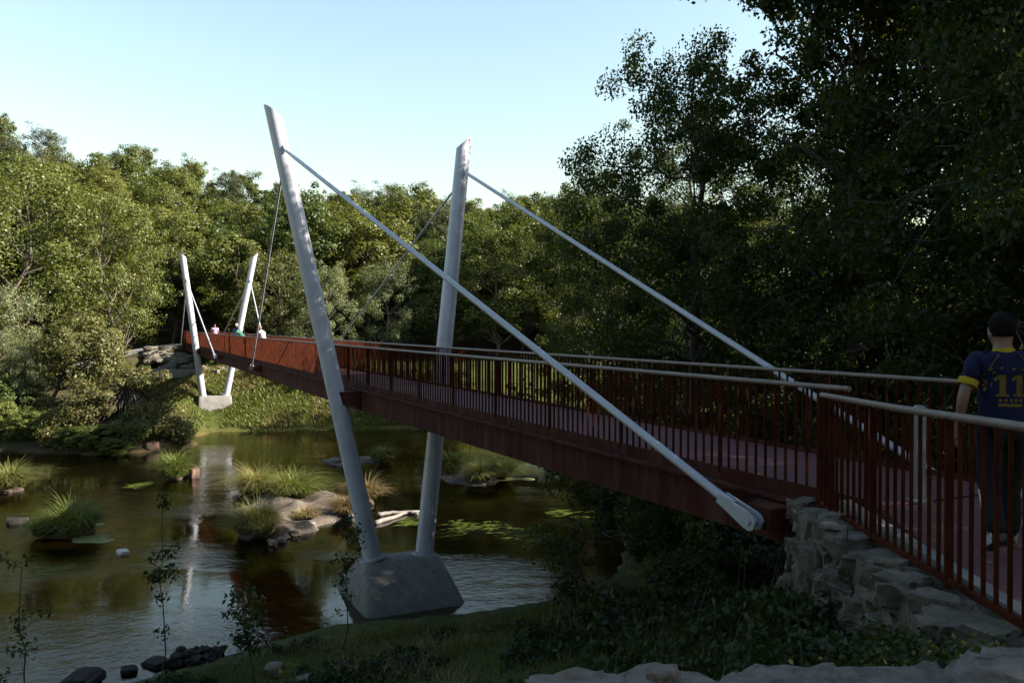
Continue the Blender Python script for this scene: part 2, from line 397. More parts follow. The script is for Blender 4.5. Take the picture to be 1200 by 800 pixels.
wm = MB(); wm.add([(-95, -10, WATER), (125, -10, WATER), (125, 85, WATER), (-95, 85, WATER)], [(0, 1, 2, 3)])
tag(wm.build('river_water', water_mat()), kind='structure')

# ------------------------------------------------------------------ the bridge
BA = 0.45327; U = Vector((-math.sin(BA), math.cos(BA), 0)); NN = Vector((math.cos(BA), math.sin(BA), 0))
P0 = Vector((3.36, 7.7207, 0)); BW = 2.04; RAILH = 1.1; TEND = 77.0
def rail_z(t): return -.52023 + .00796 * t + .00002 * t * t
def bp(t, off, dz=0.0):     # along the bridge, across from the left rail, above the deck
    q = P0 + U * t + NN * off; q.z = rail_z(t) - RAILH + dz; return q
def on_plane_t(px, py, t):
    d = ray(px, py); k = (P0.dot(U) + t) / d.dot(U); return d * k
def on_plane_off(px, py, off):
    d = ray(px, py); k = (P0.dot(NN) + off) / d.dot(NN); return d * k
bridge = empty('footbridge', bp(0, BW / 2))
tag(bridge, 'long rusty red steel footbridge with tilted pale masts and stay rods crossing the river', 'footbridge')
inv = Matrix.Translation(-Vector(bridge.location))
def part(mb, name, mat, parent=bridge, **kw):
    """build from world coordinates, put under the bridge"""
    off = Vector(bridge.location)
    mb.v = [tuple(Vector(v) - off) for v in mb.v]
    return mb.build(name, mat, parent, **kw)
TS = [0] + [i * 2.2 for i in range(1, 36)]
TS = [t for t in TS if t < TEND] + [TEND]
def strip(off0, off1, z0, z1, ts=TS):
    """rectangular section swept along the bridge; z given as functions of t above deck"""
    m = MB(); rings = []
    for t in ts:
        a, b = z0(t), z1(t)
        rings.append([bp(t, off0, a), bp(t, off1, a), bp(t, off1, b), bp(t, off0, b)])
    m.loft(rings); return m
gd = lambda t: -.56 - .006 * min(t, 20)
g = strip(-.10, BW + .10, gd, lambda t: -.115)
part(g, 'girder', M['corten'])
for s, o0, o1 in ((-1, -.20, .05), (1, BW - .05, BW + .20)):
    part(strip(o0, o1, lambda t: -.112, lambda t: -.085), 'flange', M['corten'])
    part(strip(-.015 if s < 0 else BW - .015, .015 if s < 0 else BW + .015, lambda t: -.082, lambda t: .06), 'kerb_plate', M['corten'])
part(strip(.018, BW - .018, lambda t: -.083, lambda t: 0), 'deck', M['deck'])
for o in (0, BW):
    m = MB(); m.tube([bp(t, o, RAILH - .02) for t in ([.28] if o == 0 else [-.6]) + TS[1:]], .028, 10)
    part(m, 'handrail', M['handrail'], smooth=True, angle=50)
PSP = 2.07
posts = []
for o in (0, BW):
    k = 0; t = .08
    while t < TEND:
        posts.append((t, o)); t += PSP
for t, o in posts:
    m = MB(); c = bp(t, o, .52)
    m.box(c, U * .010, NN * .026, Vector((0, 0, .53)))
    part(m, 'railing_post', M['rail_steel'])
bars = []
for o in (0, BW):
    t = .08
    while t < TEND - .2:
        for j in range(1, 14):
            tt = t + PSP * j / 14
            if tt < TEND - .1: bars.append((tt, o))
        t += PSP
bars.sort(key=lambda b: (bp(b[0], b[1]).length) + (2.0 if b[1] else 0))
def bar_box(m, t, o):
    m.box(bp(t, o, .555), U * .007, NN * .014, Vector((0, 0, .505)))
for t, o in bars[:100]:
    m = MB(); bar_box(m, t, o); part(m, 'baluster', M['rail_steel'])
m = MB()
for t, o in bars[100:]: bar_box(m, t, o)
tag(part(m, 'balusters', M['rail_steel']), kind='stuff')

masts = {}
def mast(pb, tb, pt, tt, side):
    b = on_plane_t(*pb, tb); t = on_plane_t(*pt, tt)
    ax = (t - b).normalized()
    m = MB(); n = 8
    tip = t - ax * .30
    m.tube([b.lerp(tip, i / n) for i in range(n + 1)], [.255 - .035 * i / n for i in range(n + 1)], 28, True, cut=(NN * side, .27))
    o = part(m, 'mast', M['mast'], smooth=True, angle=40)
    fl = MB(); fl.tube([b - ax * .02, b + ax * .05], .36, 24); 
    bp_ = part(fl, 'base_plate', M['mast'], smooth=True, angle=40)
    s1 = ax.orthogonal().normalized(); s2 = ax.cross(s1)
    for k in range(8):
        c = b + (s1 * math.cos(k * math.pi / 4) + s2 * math.sin(k * math.pi / 4)) * .305; bo = MB(); bo.tube([c + ax * .04, c + ax * .105], .022, 6)
        part(bo, 'bolt', M['mast'], bp_)
    return b, t
mL = mast((437, 655), 16.8, (318, 121), 18.4, -1)
mR = mast((497, 650), 16.8, (545, 155), 18.4, 1)
fL = mast((238, 466), 61.5, (213, 293), 60.3, -1)
fR = mast((265, 463), 61.5, (299, 295), 60.3, 1)

def stay(p, q, r=.045, rq=None):
    """rod from a mast p to an anchor q"""
    d = (q - p).normalized(); L = (q - p).length
    m = MB(); m.tube([p, p + d * .35, p + d * .36, q - d * .62, q - d * .30, q - d * .28], [r * .6, r * .6, r, r, r * 1.15, r * 1.15], 12)
    o = part(m, 'stay_rod', M['stay'], smooth=True, angle=40)
    # fork end plates with a pin
    side = d.cross(Vector((0, 0, 1))).normalized(); up = side.cross(d).normalized()
    fk = MB()
    for s in (-1, 1):
        rings = []
        prof = [(-.46, .05), (-.38, .054), (-.18, .074), (-.04, .088), (.04, .080), (.085, .045)]
        base = q + side * s * .055
        top = [base + d * a + up * w for a, w in prof]; bot = [base + d * a - up * w for a, w in reversed(prof)]
        poly = top + bot
        fk.loft([[v - side * .014 for v in poly], [v + side * .014 for v in poly]])
    fk.tube([q - side * .085, q + side * .085], .032, 14)
    f = part(fk, 'fork_end', M['stay'], parent=bridge, smooth=True, angle=30)
    # gusset on the mast
    gs = MB(); gu = Vector((0, 0, 1))
    c0 = p - d * .22
    perp = d.cross(gu).normalized() * .016
    vs = [c0 + gu * .16, c0 - gu * .2, p + d * .12 - gu * .09, p + d * .14 + gu * .03]
    gs.loft([[v - perp for v in vs], [v + perp for v in vs]])
    part(gs, 'gusset', M['mast'])
def anchor(t, side):
    """bracket boxed out of the girder side, returns the pin point"""
    o_in, o_out = (-.09, -.42) if side < 0 else (BW + .09, BW + .42)
    m = MB()
    a, b = bp(t - .32, o_in, -.125), bp(t + .32, o_in, -.125); c, d2 = bp(t + .16, o_out, -.16), bp(t - .16, o_out, -.16)
    dz = Vector((0, 0, -.32)); dz2 = Vector((0, 0, -.22))
    lo = [a + dz, b + dz, c + dz2, d2 + dz2]; hi = [a, b, c, d2]
    m.loft([lo, hi]); part(m, 'anchor_bracket', M['corten'])
    return bp(t, (o_out - .085) if side < 0 else (o_out + .085), -.30)
def mast_pt(m, f, d): 
    return m[0].lerp(m[1], f) + U * d
tin = (on_plane_off(297, 425, -.42) - P0).dot(U); tfin = (on_plane_off(254, 411, -.42) - P0).dot(U)
for mm, sd in ((mL, -1), (mR, 1)):
    stay(mast_pt(mm, .895, -.25), anchor(1.05 if sd < 0 else .75, sd), .05)
    stay(mast_pt(mm, .865, .25), anchor(tin, sd), .033)
for mm, sd in ((fL, -1), (fR, 1)):
    stay(mast_pt(mm, .80, -.25), anchor(tfin, sd), .045)
    stay(mast_pt(mm, .77, .25), anchor(74.0, sd), .04)
# saddle brackets between girder and masts
for mm, sd in ((mL, -1), (mR, 1), (fL, -1), (fR, 1)):
    f = (bp(17.5 if mm in (mL, mR) else 61, 0).z - .3 - mm[0].z) / (mm[1].z - mm[0].z)
    c = mm[0].lerp(mm[1], f); t = (c - P0).dot(U); off = (c - P0).dot(NN)
    m = MB(); o_in = -.09 if sd < 0 else BW + .09
    a, b = bp(t - .45, o_in, -.13), bp(t + .45, o_in, -.13); c2, d2 = bp(t + .22, off, -.15), bp(t - .22, off, -.15)
    m.loft([[a + Vector((0, 0, -.4)), b + Vector((0, 0, -.4)), c2 + Vector((0, 0, -.34)), d2 + Vector((0, 0, -.34))], [a, b, c2, d2]])
    part(m, 'mast_bracket', M['corten'])

# ------------------------------------------------------------------ concrete piers
def pier(a, b, zb, wtop, wbot, ltop, lbot, mat, label, name='concrete_pier'):
    c = (a + b) / 2; top = max(a.z, b.z) - .0
    ax = (b - a); ax.z = 0; ax.normalize(); ay = Vector((-ax.y, ax.x, 0))
    half = (b - a).length / 2
    rt = empty(name, (c.x, c.y, zb)); tag(rt, label, 'pier')
    rings = []; H = top - zb
    for f, in [(0,), (.25,), (.5,), (.75,), (.94,), (.985,), (1.0,)]:
        hl = (half + lbot) * (1 - f) + (half + ltop) * f; hw = wbot * (1 - f) + wtop * f
        if f > .95: hl -= .04 * (f - .95) / .05; hw -= .04 * (f - .95) / .05
        ring = []
        for k in range(32):
            t = 2 * math.pi * k / 32; ct, st = math.cos(t), math.sin(t); e = .17
            ring.append(ax * hl * math.copysign(abs(ct) ** e, ct) + ay * hw * math.copysign(abs(st) ** e, st) + Vector((0, 0, H * f)))
        rings.append(ring)
    m = MB(); m.loft(rings); m.build('pier_block', mat, rt, smooth=True, angle=35)
    return rt
pier(mL[0], mR[0], -7.9, .42, 2.35, .34, .85, M['board_concrete'], 'large stained grey concrete block carrying the two near masts at the water edge')
pier(fL[0], fR[0], -6.4, .45, .6, .35, .5, M['pale_concrete'], 'small pale concrete block under the two far masts on the grass bank')

# ------------------------------------------------------------------ approach railings, path, bollard
def approach(pts, label, post_every=9, start_posts=()):
    """pts: polyline of rail line (x,y); z of ground = PATH_Z"""
    rt = empty('path_railing', (pts[0][0], pts[0][1], PATH_Z)); tag(rt, label, 'railing')
    off = Vector(rt.location)
    P = [Vector((x, y, zz)) for x, y, zz in pts]
    def bld(m, name, mat, **k):
        m.v = [tuple(Vector(v) - off) for v in m.v]; return m.build(name, mat, rt, **k)
    segs = [(P[i], P[i + 1]) for i in range(len(P) - 1)]
    m = MB(); m.tube([p + Vector((0, 0, RAILH - .02)) for p in P], .028, 12); bld(m, 'handrail', M['handrail'], smooth=True, angle=50)
    m = MB()
    for a, b in segs:
        d = (b - a).normalized(); n = Vector((-d.y, d.x, 0)).normalized()
        m.box((a + b) / 2 + Vector((0, 0, .03)), (b - a) / 2, n * .02, Vector((0, 0, .02)))
    bld(m, 'bottom_rail', M['rail_steel'])
    k = 0
    for a, b in segs:
        L = (b - a).length; d = (b - a) / L; n = Vector((-d.y, d.x, 0)).normalized(); cnt = max(1, round(L / .15))
        for j in range(cnt):
            c = a + d * (L * j / cnt) + Vector((0, 0, .555)); post = k % post_every == 0 or k in start_posts
            m = MB()
            if post: m.box(c - Vector((0, 0, .03)), Vector((d.x, d.y, 0)) * .010, n * .026, Vector((0, 0, .545)))
            else: m.box(c, Vector((d.x, d.y, 0)) * .007, n * .0125, Vector((0, 0, .51)))
            bld(m, 'railing_post' if post else 'baluster', M['rail_steel']); k += 1
    return rt
LZ = PATH_Z - .10
approach([(2.99, 8.02, PATH_Z - .06), (2.86, 6.2, PATH_Z - .02), (2.72, 4.4, PATH_Z + .04), (2.6, 2.6, PATH_Z + .05)],
         'rusty bar railing on the stone wall in front of the walking man', 9, (1, 2))
approach([(5.35, 8.35, PATH_Z), (6.3, 7.7, PATH_Z), (8.6, 5.8, PATH_Z), (10.2, 3.2, PATH_Z)], 'rusty bar railing along the far side of the red path behind the man', 10)
m = MB(); pp = [(2.88, -10), (2.9, 2.6), (3.0, 4.4), (3.14, 6.2), (3.42, 7.66), (5.2, 8.52), (6.1, 7.6), (8.4, 5.7), (10, 3.1), (10.5, -10)]
m.add([(x, y, PATH_Z + .0) for x, y in pp], [tuple(range(len(pp)))])
m.add([(x, y, PATH_Z - .3) for x, y in pp] + [(x, y, PATH_Z) for x, y in pp], [(i, (i + 1) % len(pp), len(pp) + (i + 1) % len(pp), len(pp) + i) for i in range(len(pp))])
tag(m.build('path', M['deck']), kind='structure')
m = MB(); kl = [(2.80, 2.6), (2.9, 4.4), (3.04, 6.2), (3.17, 7.9)]
rings = [[(x - .055, y, PATH_Z - .25), (x + .055, y, PATH_Z - .25), (x + .055, y, PATH_Z + .035), (x - .055, y, PATH_Z + .035)] for x, y in kl]
m.loft([[Vector(q) for q in r] for r in rings])
tag(m.build('path_kerb', M['pale_concrete']), kind='structure')
b = empty('bollard', (3.92, 8.0, PATH_Z)); tag(b, 'slim square grey bollard standing in the entrance to the bridge', 'bollard')
m = MB(); rings = []
for z, r in ((0, .045), (.9, .045), (.925, .03)): rings.append([Vector((x * r, y * r, z)) for x, y in ((-1, -1), (1, -1), (1, 1), (-1, 1))])
m.loft(rings); m.build('shaft', M['post_grey'], b)
m = MB(); m.box((0, 0, .012), (.09, 0, 0), (0, .09, 0), (0, 0, .012)); m.build('base_plate', M['post_grey'], b)

# ------------------------------------------------------------------ rocks
def rock_verts(c, r, seed, sub=3, rough=.25, flat=0.0):
    bm = bmesh.new(); bmesh.ops.create_icosphere(bm, subdivisions=sub, radius=1)
    rx, ry, rz_ = r; sv = Vector((seed * 3.7, seed * 1.3, seed * 7.1)); out = []
    rot = Matrix.Rotation(seed * 2.1, 3, 'Z')
    for v in bm.verts:
        p = v.co.copy()
        q = Vector([math.copysign(abs(t) ** .55, t) for t in p]) if sub != 3 else Vector([math.copysign(abs(t) ** .42, t) for t in p])     # blocky
        q *= 1 + rough * mnoise.noise(p * 1.3 + sv) + rough * .5 * mnoise.noise(p * 3.1 + sv) + rough * .3 * mnoise.noise(p * 7 + sv) + (rough * .3 * mnoise.noise(p * 15 + sv) - rough * .25 * abs(mnoise.noise(p * 5 + sv * 2)) if sub >= 4 else 0)
        q = Vector((q.x * rx, q.y * ry, q.z * rz_)); q.rotate(rot); out.append(q + Vector(c))
    fs = [tuple(v.index for v in f.verts) for f in bm.faces]; bm.free(); return out, fs
def rock(name, c, r, seed, mat, label, cat='rock', group=None, sub=3, rough=.25):
    m = MB(); v, f = rock_verts((0, 0, 0), r, seed, sub, rough); m.add(v, f)
    o = m.build(name, mat, smooth=True, angle=50); o.location = c; tag(o, label, cat, group); return o
# stone abutment wall under the near railing: one wall of fitted boulders
wl = empty('stone_wall', (2.9, 6, -3.5)); tag(wl, 'rough granite boulder wall under the railing where the bridge meets the bank', 'wall')
m = MB(); sd = 1; off = Vector(wl.location)
line = [(2.92, 8.35), (2.72, 6.4), (2.5, 4.6), (2.36, 2.9)]
def on_line(s):
    L = [math.dist(line[i], line[i + 1]) for i in range(3)]; 
    for i in range(3):
        if s <= L[i] or i == 2:
            f = s / L[i]; return line[i][0] + f * (line[i + 1][0] - line[i][0]), line[i][1] + f * (line[i + 1][1] - line[i][1])
        s -= L[i]
for row in range(7):
    s = -.1 + .2 * (row % 2)
    while s < 5.6:
        w = random.uniform(.14, .34); x, y = on_line(max(s + w / 2, 0)); hh = random.uniform(.10, .16)
        z = PATH_Z - .17 - row * .235 + random.uniform(-.05, .05)
        v, f = rock_verts(Vector((x + .07 - .045 * row + random.uniform(-.06, .06), y, z)) - off, (.19, w * .56, hh), sd * .37, 3, .42)
        m.add(v, f); sd += 1; s += w * 1.02
# corner return under the girder
for row in range(4):
    for k in range(4):
        v, f = rock_verts(Vector((3.2 + k * .5, 8.45 + .18 * k, PATH_Z - .9 - row * .34)) - off, (.3, .28, .2), sd * .37, 3, .28); m.add(v, f); sd += 1
m.build('stonework', M['stone'], wl, smooth=True, angle=28)
m = MB()     # earth and rubble core behind the face stones
for (x0, y0), (x1, y1) in zip(line[:-1], line[1:]):
    a = Vector((x0, y0, 0)); b_ = Vector((x1, y1, 0))
    m.hexa([Vector(q) - off for q in ((x1 - .12, y1, -3.6), (x1 + .5, y1, -3.6), (x0 + .5, y0, -3.6), (x0 - .12, y0, -3.6), (x1 - .06, y1, PATH_Z - .12), (x1 + .42, y1, PATH_Z - .1), (x0 + .3, y0, PATH_Z - .1), (x0 - .06, y0, PATH_Z - .12))])
m.build('rubble_core', M['stone'], wl)
# parapet of flat boulders right in front
pw = empty('stone_parapet', (1.2, 3.2, -1.9)); tag(pw, 'pale lichen covered boulder parapet running along the bottom edge of the view', 'parapet')
m = MB(); off = Vector(pw.location)
for i, (x, y, zt, rx, ry) in enumerate([(.28, 3.25, -1.345, .16, .3), (.62, 3.2, -1.34, .30, .34), (1.08, 3.15, -1.315, .34, .36), (1.50, 3.1, -1.275, .30, .36), (1.98, 2.98, -1.20, .40, .42), (2.55, 2.85, -1.17, .4, .42),
                                  (.10, 3.0, -1.42, .3, .3), (.9, 2.75, -1.36, .5, .3), (1.55, 2.6, -1.31, .45, .3)]):
    v, f = rock_verts(Vector((x, y, zt - .30)) - off, (rx, ry, .28), 20.3 + i * 1.0, 5, .20); m.add(v, f)
m.build('stonework', M['stone_pale'], pw, smooth=True, angle=55)
rock('rock', at(776, 785, 3.28) + Vector((0, 0, -.02)), (.05, .06, .035), 5.2, M['stone_pale'], 'small rounded stone lying on top of the boulder parapet', sub=3)
# far revetment and kerb
rv = empty('stone_revetment', (-25, 70, -3)); tag(rv, 'pale sloping stone revetment below the far end of the bridge', 'revetment')
m = MB(); off = Vector(rv.location)
for i in range(90):
    f_ = random.random(); g_ = random.random()
    px = 168 + 135 * f_; top = 404 + 22 * f_ ** 1.2; y_ = top + (433 - top) * g_; Yd = 71.5 - 3.5 * g_ - 1.2 * f_
    p = at(px, y_, Yd)
    v, f = rock_verts(p - off + Vector((0, .5, -.15)), (random.uniform(.3, .6), .45, random.uniform(.16, .3)), i * .61, 2, .3); m.add(v, f)
m.build('stonework', M['stone'], rv, smooth=True, angle=45)
m = MB(); a, b_ = at(118, 432.5, 67.5), at(256, 433.5, 66.2); d = (b_ - a)
m.box((a + b_) / 2 + Vector((0, 0, -.3)), d / 2, Vector((0, .25, 0)), Vector((0, 0, .32)))
o = m.build('low_wall', M['pale_concrete']); tag(o, 'long low pale concrete wall at the top of the far grass bank', 'wall')
# far path ribbon
m = MB(); rings = []
pts = [Vector(p) for p in FARPATH]; L = []
for i, p in enumerate(pts):
    d = (pts[min(i + 1, len(pts) - 1)] - pts[max(i - 1, 0)]); n = Vector((-d.y, d.x, 0)).normalized()
    L.append((p + n * 1.3, p - n * 1.3))
for i in range(len(L) - 1):
    m.add([L[i][0] + Vector((0, 0, .03)), L[i][1] + Vector((0, 0, .03)), L[i + 1][1] + Vector((0, 0, .03)), L[i + 1][0] + Vector((0, 0, .03))], [(0, 1, 2, 3)])
tag(m.build('footpath', M['gravel_path']), kind='structure')

# river stones
for i, (px, py, r) in enumerate([(207, 774, .22), (222, 770, .28), (240, 766, .26), (255, 764, .22), (228, 776, .2), (212, 764, .16), (244, 772, .2)]):
    p = at_z(px, py, WATER + .05); rock('rock', p, (r * .8, r * .65, r * .6), 2.2 + i, M['rock_dark'], 'dark wet rock in the heap at the near water edge left of the concrete block', 'rock', 'dark rocks in the heap at the near shore', 4, .5)
for i, (px, py, r, lb) in enumerate([(151, 786, .16, 'small dark rock standing alone in the water off the near shore'), (184, 776, .28, 'flat dark rock lying in the water beside the shore heap'), (95, 797, .4, 'broad dark rock at the bottom left corner of the water'), (20, 562 + 50, .35, 'low dark rock in the shaded water near the left grass tuft'), (362, 790, .2, 'pale grey stone lying on the shaded grass slope below the concrete block'), (320, 752, .2, 'grey stone at the water edge just left of the concrete block')]):
    p = at_z(px, py, WATER + .03)
    if i >= 4: p = at(px, py, 17.6 if i == 5 else 13.6); p.z = hz(p.x, p.y) + .06
    rock('rock', p, (r, r * .8, r * (.3 if i in (1, 2) else .55)), 12.2 + i, M['stone'] if i >= 4 else M['rock_dark'], lb)
rock('rock', at_z(144, 647, WATER + .03), (.26, .16, .09), 31, M['white_rock'], 'bright white stone breaking the surface in open water below the left tuft')
rock('rock', at_z(179, 526, WATER + .15), (.36, .3, .42), 33, M['rock_red'], 'reddish boulder at the foot of the spreading bush')
rock('rock', at_z(228, 557, WATER + .12), (.24, .2, .40), 34, M['rock_red'], 'upright reddish rock beside the small mid river tuft')
for i, px in enumerate((10, 22, 36, 48, 58)):
    rock('rock', at_z(px, 516 - i * .6, WATER + .1), (.6, .4, .35), 41 + i, M['rock_red'] if i % 2 else M['stone_pale'], 'pale boulder in the row along the far left shore under green bushes', 'rock', 'boulders along the far left shore')

# ------------------------------------------------------------------ foliage generators
def unit(n):
    v = rng.standard_normal((n, 3)); return v / np.linalg.norm(v, axis=1, keepdims=True)
def leaves(C, nrm, size, asp=.6):
    """rhombus leaves at C with normals nrm"""
    n = len(C); t = unit(n); a = np.cross(nrm, t); a /= np.linalg.norm(a, axis=1, keepdims=True) + 1e-9; b = np.cross(nrm, a)
    s = (size * rng.uniform(.6, 1.3, n))[:, None]
    a = a * s * .5; b = b * s * .5 * asp
    up = nrm * s * .06
    return np.stack([C - a, C - b * 1 + a * .1 + up, C + a, C + b + a * .1 + up], 1).reshape(-1, 3)
def clump_leaves(cent, rad, per, size, outward=None, asp=.6, squash=.75, bias=.9):
    """cent (k,3), rad (k,), per leaves each"""
    k = len(cent); n = k * per
    d = unit(n); rr = rng.uniform(0, 1, n) ** .45
    r = np.repeat(rad, per) * rr
    P = np.repeat(cent, per, 0) + d * r[:, None] * np.array([1, 1, squash])
    nr = d * bias + unit(n) * .8
    if outward is not None: nr = nr + .5 * np.repeat(outward, per, 0)
    nr[:, 2] += .35
    nr /= np.linalg.norm(nr, axis=1, keepdims=True)
    return leaves(P, nr, size, asp)
def limb(m, a, b, r0, r1, wig=.08, n=5, seg=6):
    a, b = Vector(a), Vector(b); L = (b - a).length; pts = []
    for i in range(n + 1):
        f = i / n; p = a.lerp(b, f)
        if 0 < i < n: p += Vector(rng.standard_normal(3)) * wig * L * .4
        pts.append(p)
    m.tube(pts, [r0 + (r1 - r0) * i / n for i in range(n + 1)], seg, False); return pts
def tree_meshes(name, H=10, base=.3, spread=.32, nclump=30, crad=1.0, per=160, lsize=.32, r0=.14, leafmat=None, barkmat=None, shape='round', asp=.6):
    """a tree of height H standing at the origin: (trunk mesh, crown mesh)"""
    m = MB(); lean = rng.standard_normal(2) * .04 * H
    top = Vector((lean[0], lean[1], H * .9))
    tp = limb(m, (0, 0, -.5), top, r0, r0 * .18, .03, 8, 8)
    cents = []; outs = []
    for i in range(nclump):
        f = base + (1 - base) * ((i + .5) / nclump) ** (.85)
        if shape == 'round': w = math.sqrt(max(0.0, 1 - ((f - (base + 1) * .5) / ((1 - base) * .56)) ** 2))
        elif shape == 'cone': w = (1 - f) / (1 - base) * .9 + .15
        else: w = .55 + .45 * math.sin(math.pi * min(1, (f - base) / (1 - base) * 1.15))
        ang = i * 2.39996 + rng.uniform(-.5, .5); rr = spread * H * w * rng.uniform(.45, 1.05)
        c = np.array([math.cos(ang) * rr + lean[0] * f, math.sin(ang) * rr + lean[1] * f, f * H * .97 + rng.uniform(-.3, .3)])
        cents.append(c); o = np.array([math.cos(ang), math.sin(ang), (f - .5) * 1.4]); outs.append(o / np.linalg.norm(o))
        if i % 2 == 0:
            fa = max(base * .7, f - .16); k = min(7, int(fa / .9 * 8)); limb(m, tp[k], c, r0 * (.42 * (1 - f) + .12), .015 * H / 10, .1, 4, 5)
    cents = np.array(cents); outs = np.array(outs)
    rad = crad * rng.uniform(.7, 1.35, nclump)
    V = clump_leaves(cents, rad, per, lsize, outs, asp)
    # ragged sprays round the outline
    k2 = nclump; e = cents + outs * (rad[:, None] * .85) + rng.standard_normal((k2, 3)) * .25
    V2 = clump_leaves(e, rad * .45, per // 4, lsize * .9, outs, asp)
    cm = np_mesh(name + '_crown', np.concatenate([V, V2]), 4); cm.materials.append(leafmat)
    tm = bpy.data.meshes.new(name + '_trunk'); tm.from_pydata(m.v, [], m.f); tm.update(); tm.shade_smooth(); tm.materials.append(barkmat)
    return tm, cm
def plant(kind, tm, cm, x, y, h, label, cat='tree', group=None, wide=1.0, H=10, zoff=0, rz=None, tname='trunk', cname='crown'):
    r = empty(kind, (x, y, hz(x, y) + zoff), random.uniform(0, 6.28) if rz is None else rz)
    s = h / H; r.scale = (s * wide, s * wide, s); tag(r, label, cat, group)
    a = bpy.data.objects.new(tname, tm); COL.objects.link(a); a.parent = r
    c = bpy.data.objects.new(cname, cm); COL.objects.link(c); c.parent = r
    return r

# ------------------------------------------------------------------ hillside forest
oaks = [tree_meshes('oak', base=.28, spread=.30, nclump=38, crad=1.0, per=330, lsize=.225, leafmat=M['leaf_oak'], barkmat=M['bark_pale']) for _ in range(3)]
mids = [tree_meshes('ash', base=.25, spread=.27, nclump=38, crad=.92, per=330, lsize=.215, leafmat=M['leaf_mid'], barkmat=M['bark'], shape='tall') for _ in range(3)]
pines = [tree_meshes('pine', base=.35, spread=.20, nclump=30, crad=.8, per=260, lsize=.24, leafmat=M['leaf_pine'], barkmat=M['bark'], shape='tall', asp=.25) for _ in range(2)]
cnt = 0
random.seed(11)
rows = [(84, 6.0), (90, 6.0), (96, 6.5), (103, 7), (111, 7.5), (120, 8), (130, 8.5), (142, 9.5), (156, 10.5), (174, 12), (196, 13.5), (222, 15)]
for Yr, sp in rows:
    X = -.68 * Yr
    while X < .26 * Yr + 4:
        x = X + random.uniform(-.3, .3) * sp; y = Yr + random.uniform(-2.5, 2.5) + (6 if x > -20 else 0) * (Yr < 100)
        X += sp
        if Yr < 92 and -36 < x < -27: continue
        h = random.uniform(11, 15.5) * (1.0 + .15 * (Yr > 150))
        q = random.random()
        if q < .5: plant('oak_tree', *random.choice(oaks), x, y, h, 'sunlit yellow green oak among the crowns on the far hillside', 'tree', 'yellow green oaks on the far hillside', random.uniform(.9, 1.25))
        elif q < .86: plant('ash_tree', *random.choice(mids), x, y, h, 'mid green broadleaf tree with a tall crown in the hillside wood', 'tree', 'mid green broadleaf trees in the hillside wood', random.uniform(.9, 1.25))
        else: plant('pine_tree', *random.choice(pines), x, y, h * 1.1, 'dark grey green pine rising from the hillside wood', 'tree', 'pines in the hillside wood', random.uniform(.9, 1.2))
        cnt += 1

# ------------------------------------------------------------------ trees and bushes along the far left shore
big = tree_meshes('big_oak', base=.16, spread=.33, nclump=64, crad=.85, per=300, lsize=.14, leafmat=M['leaf_oak'], barkmat=M['bark_pale'], r0=.16)
big2 = tree_meshes('tall_ash', base=.2, spread=.25, nclump=60, crad=.8, per=300, lsize=.14, leafmat=M['leaf_mid'], barkmat=M['bark_pale'], r0=.14, shape='tall')
will = tree_meshes('willow', base=.06, spread=.42, nclump=60, crad=1.0, per=230, lsize=.22, leafmat=M['leaf_willow'], barkmat=M['bark_pale'], r0=.2, asp=.4)
oliv = tree_meshes('sallow', base=.08, spread=.5, nclump=60, crad=1.1, per=230, lsize=.24, leafmat=M['leaf_olive'], barkmat=M['bark'], r0=.2, asp=.45)
bush = tree_meshes('bush', base=.05, spread=.55, nclump=46, crad=1.5, per=230, lsize=.42, leafmat=M['leaf_bush'], barkmat=M['bark'], r0=.15)
plant('oak_tree', *big, -39.5, 65, 16.5, 'tall sunlit yellow green oak at the left edge above the willow', wide=1.05)
plant('oak_tree', *big, -33.5, 70.5, 13.5, 'sunlit oak with a pale bare trunk left of the far path', wide=.95, rz=2)
plant('ash_tree', *big2, -45, 61, 15, 'tall broadleaf tree cut by the left edge of the picture')
plant('ash_tree', *big2, -36, 77, 15, 'tall slim tree behind the left oaks with light foliage', rz=1)
plant('willow_tree', *will, -37, 60, 8.5, 'silvery green willow at the left edge above the shore', wide=.9)
plant('willow_bush', *will, -33.5, 57, 5.2, 'pale rounded willow bush left of the leaning trunk', 'bush', wide=1.0, rz=2.2)
plant('green_bush', *bush, -33.5, 53.4, 2.6, 'bright green low bush on the far left shore above the boulders', 'bush', H=10, wide=1.3)
plant('green_bush', *bush, -34.5, 55.5, 3.4, 'taller bright green bush behind the low one on the far left shore', 'bush', H=10, wide=1.2, rz=3)
plant('green_bush', *bush, -30.6, 53.2, 1.9, 'smaller bright green bush beside the foot of the leaning trunk', 'bush', H=10, wide=1.4, rz=1)
for i, (px, Y, h) in enumerate([(62, 52.6, 1.3), (84, 50.9, 1.1), (108, 50.3, 1.3), (132, 50.0, 1.0), (158, 51.3, .9)]):
    plant('low_bush', *bush, (px - 600) / F_PX * Y, Y, h, 'low dark bush at the shaded water edge left of the reddish boulder', 'bush', 'low bushes at the shaded left shore', wide=1.9)
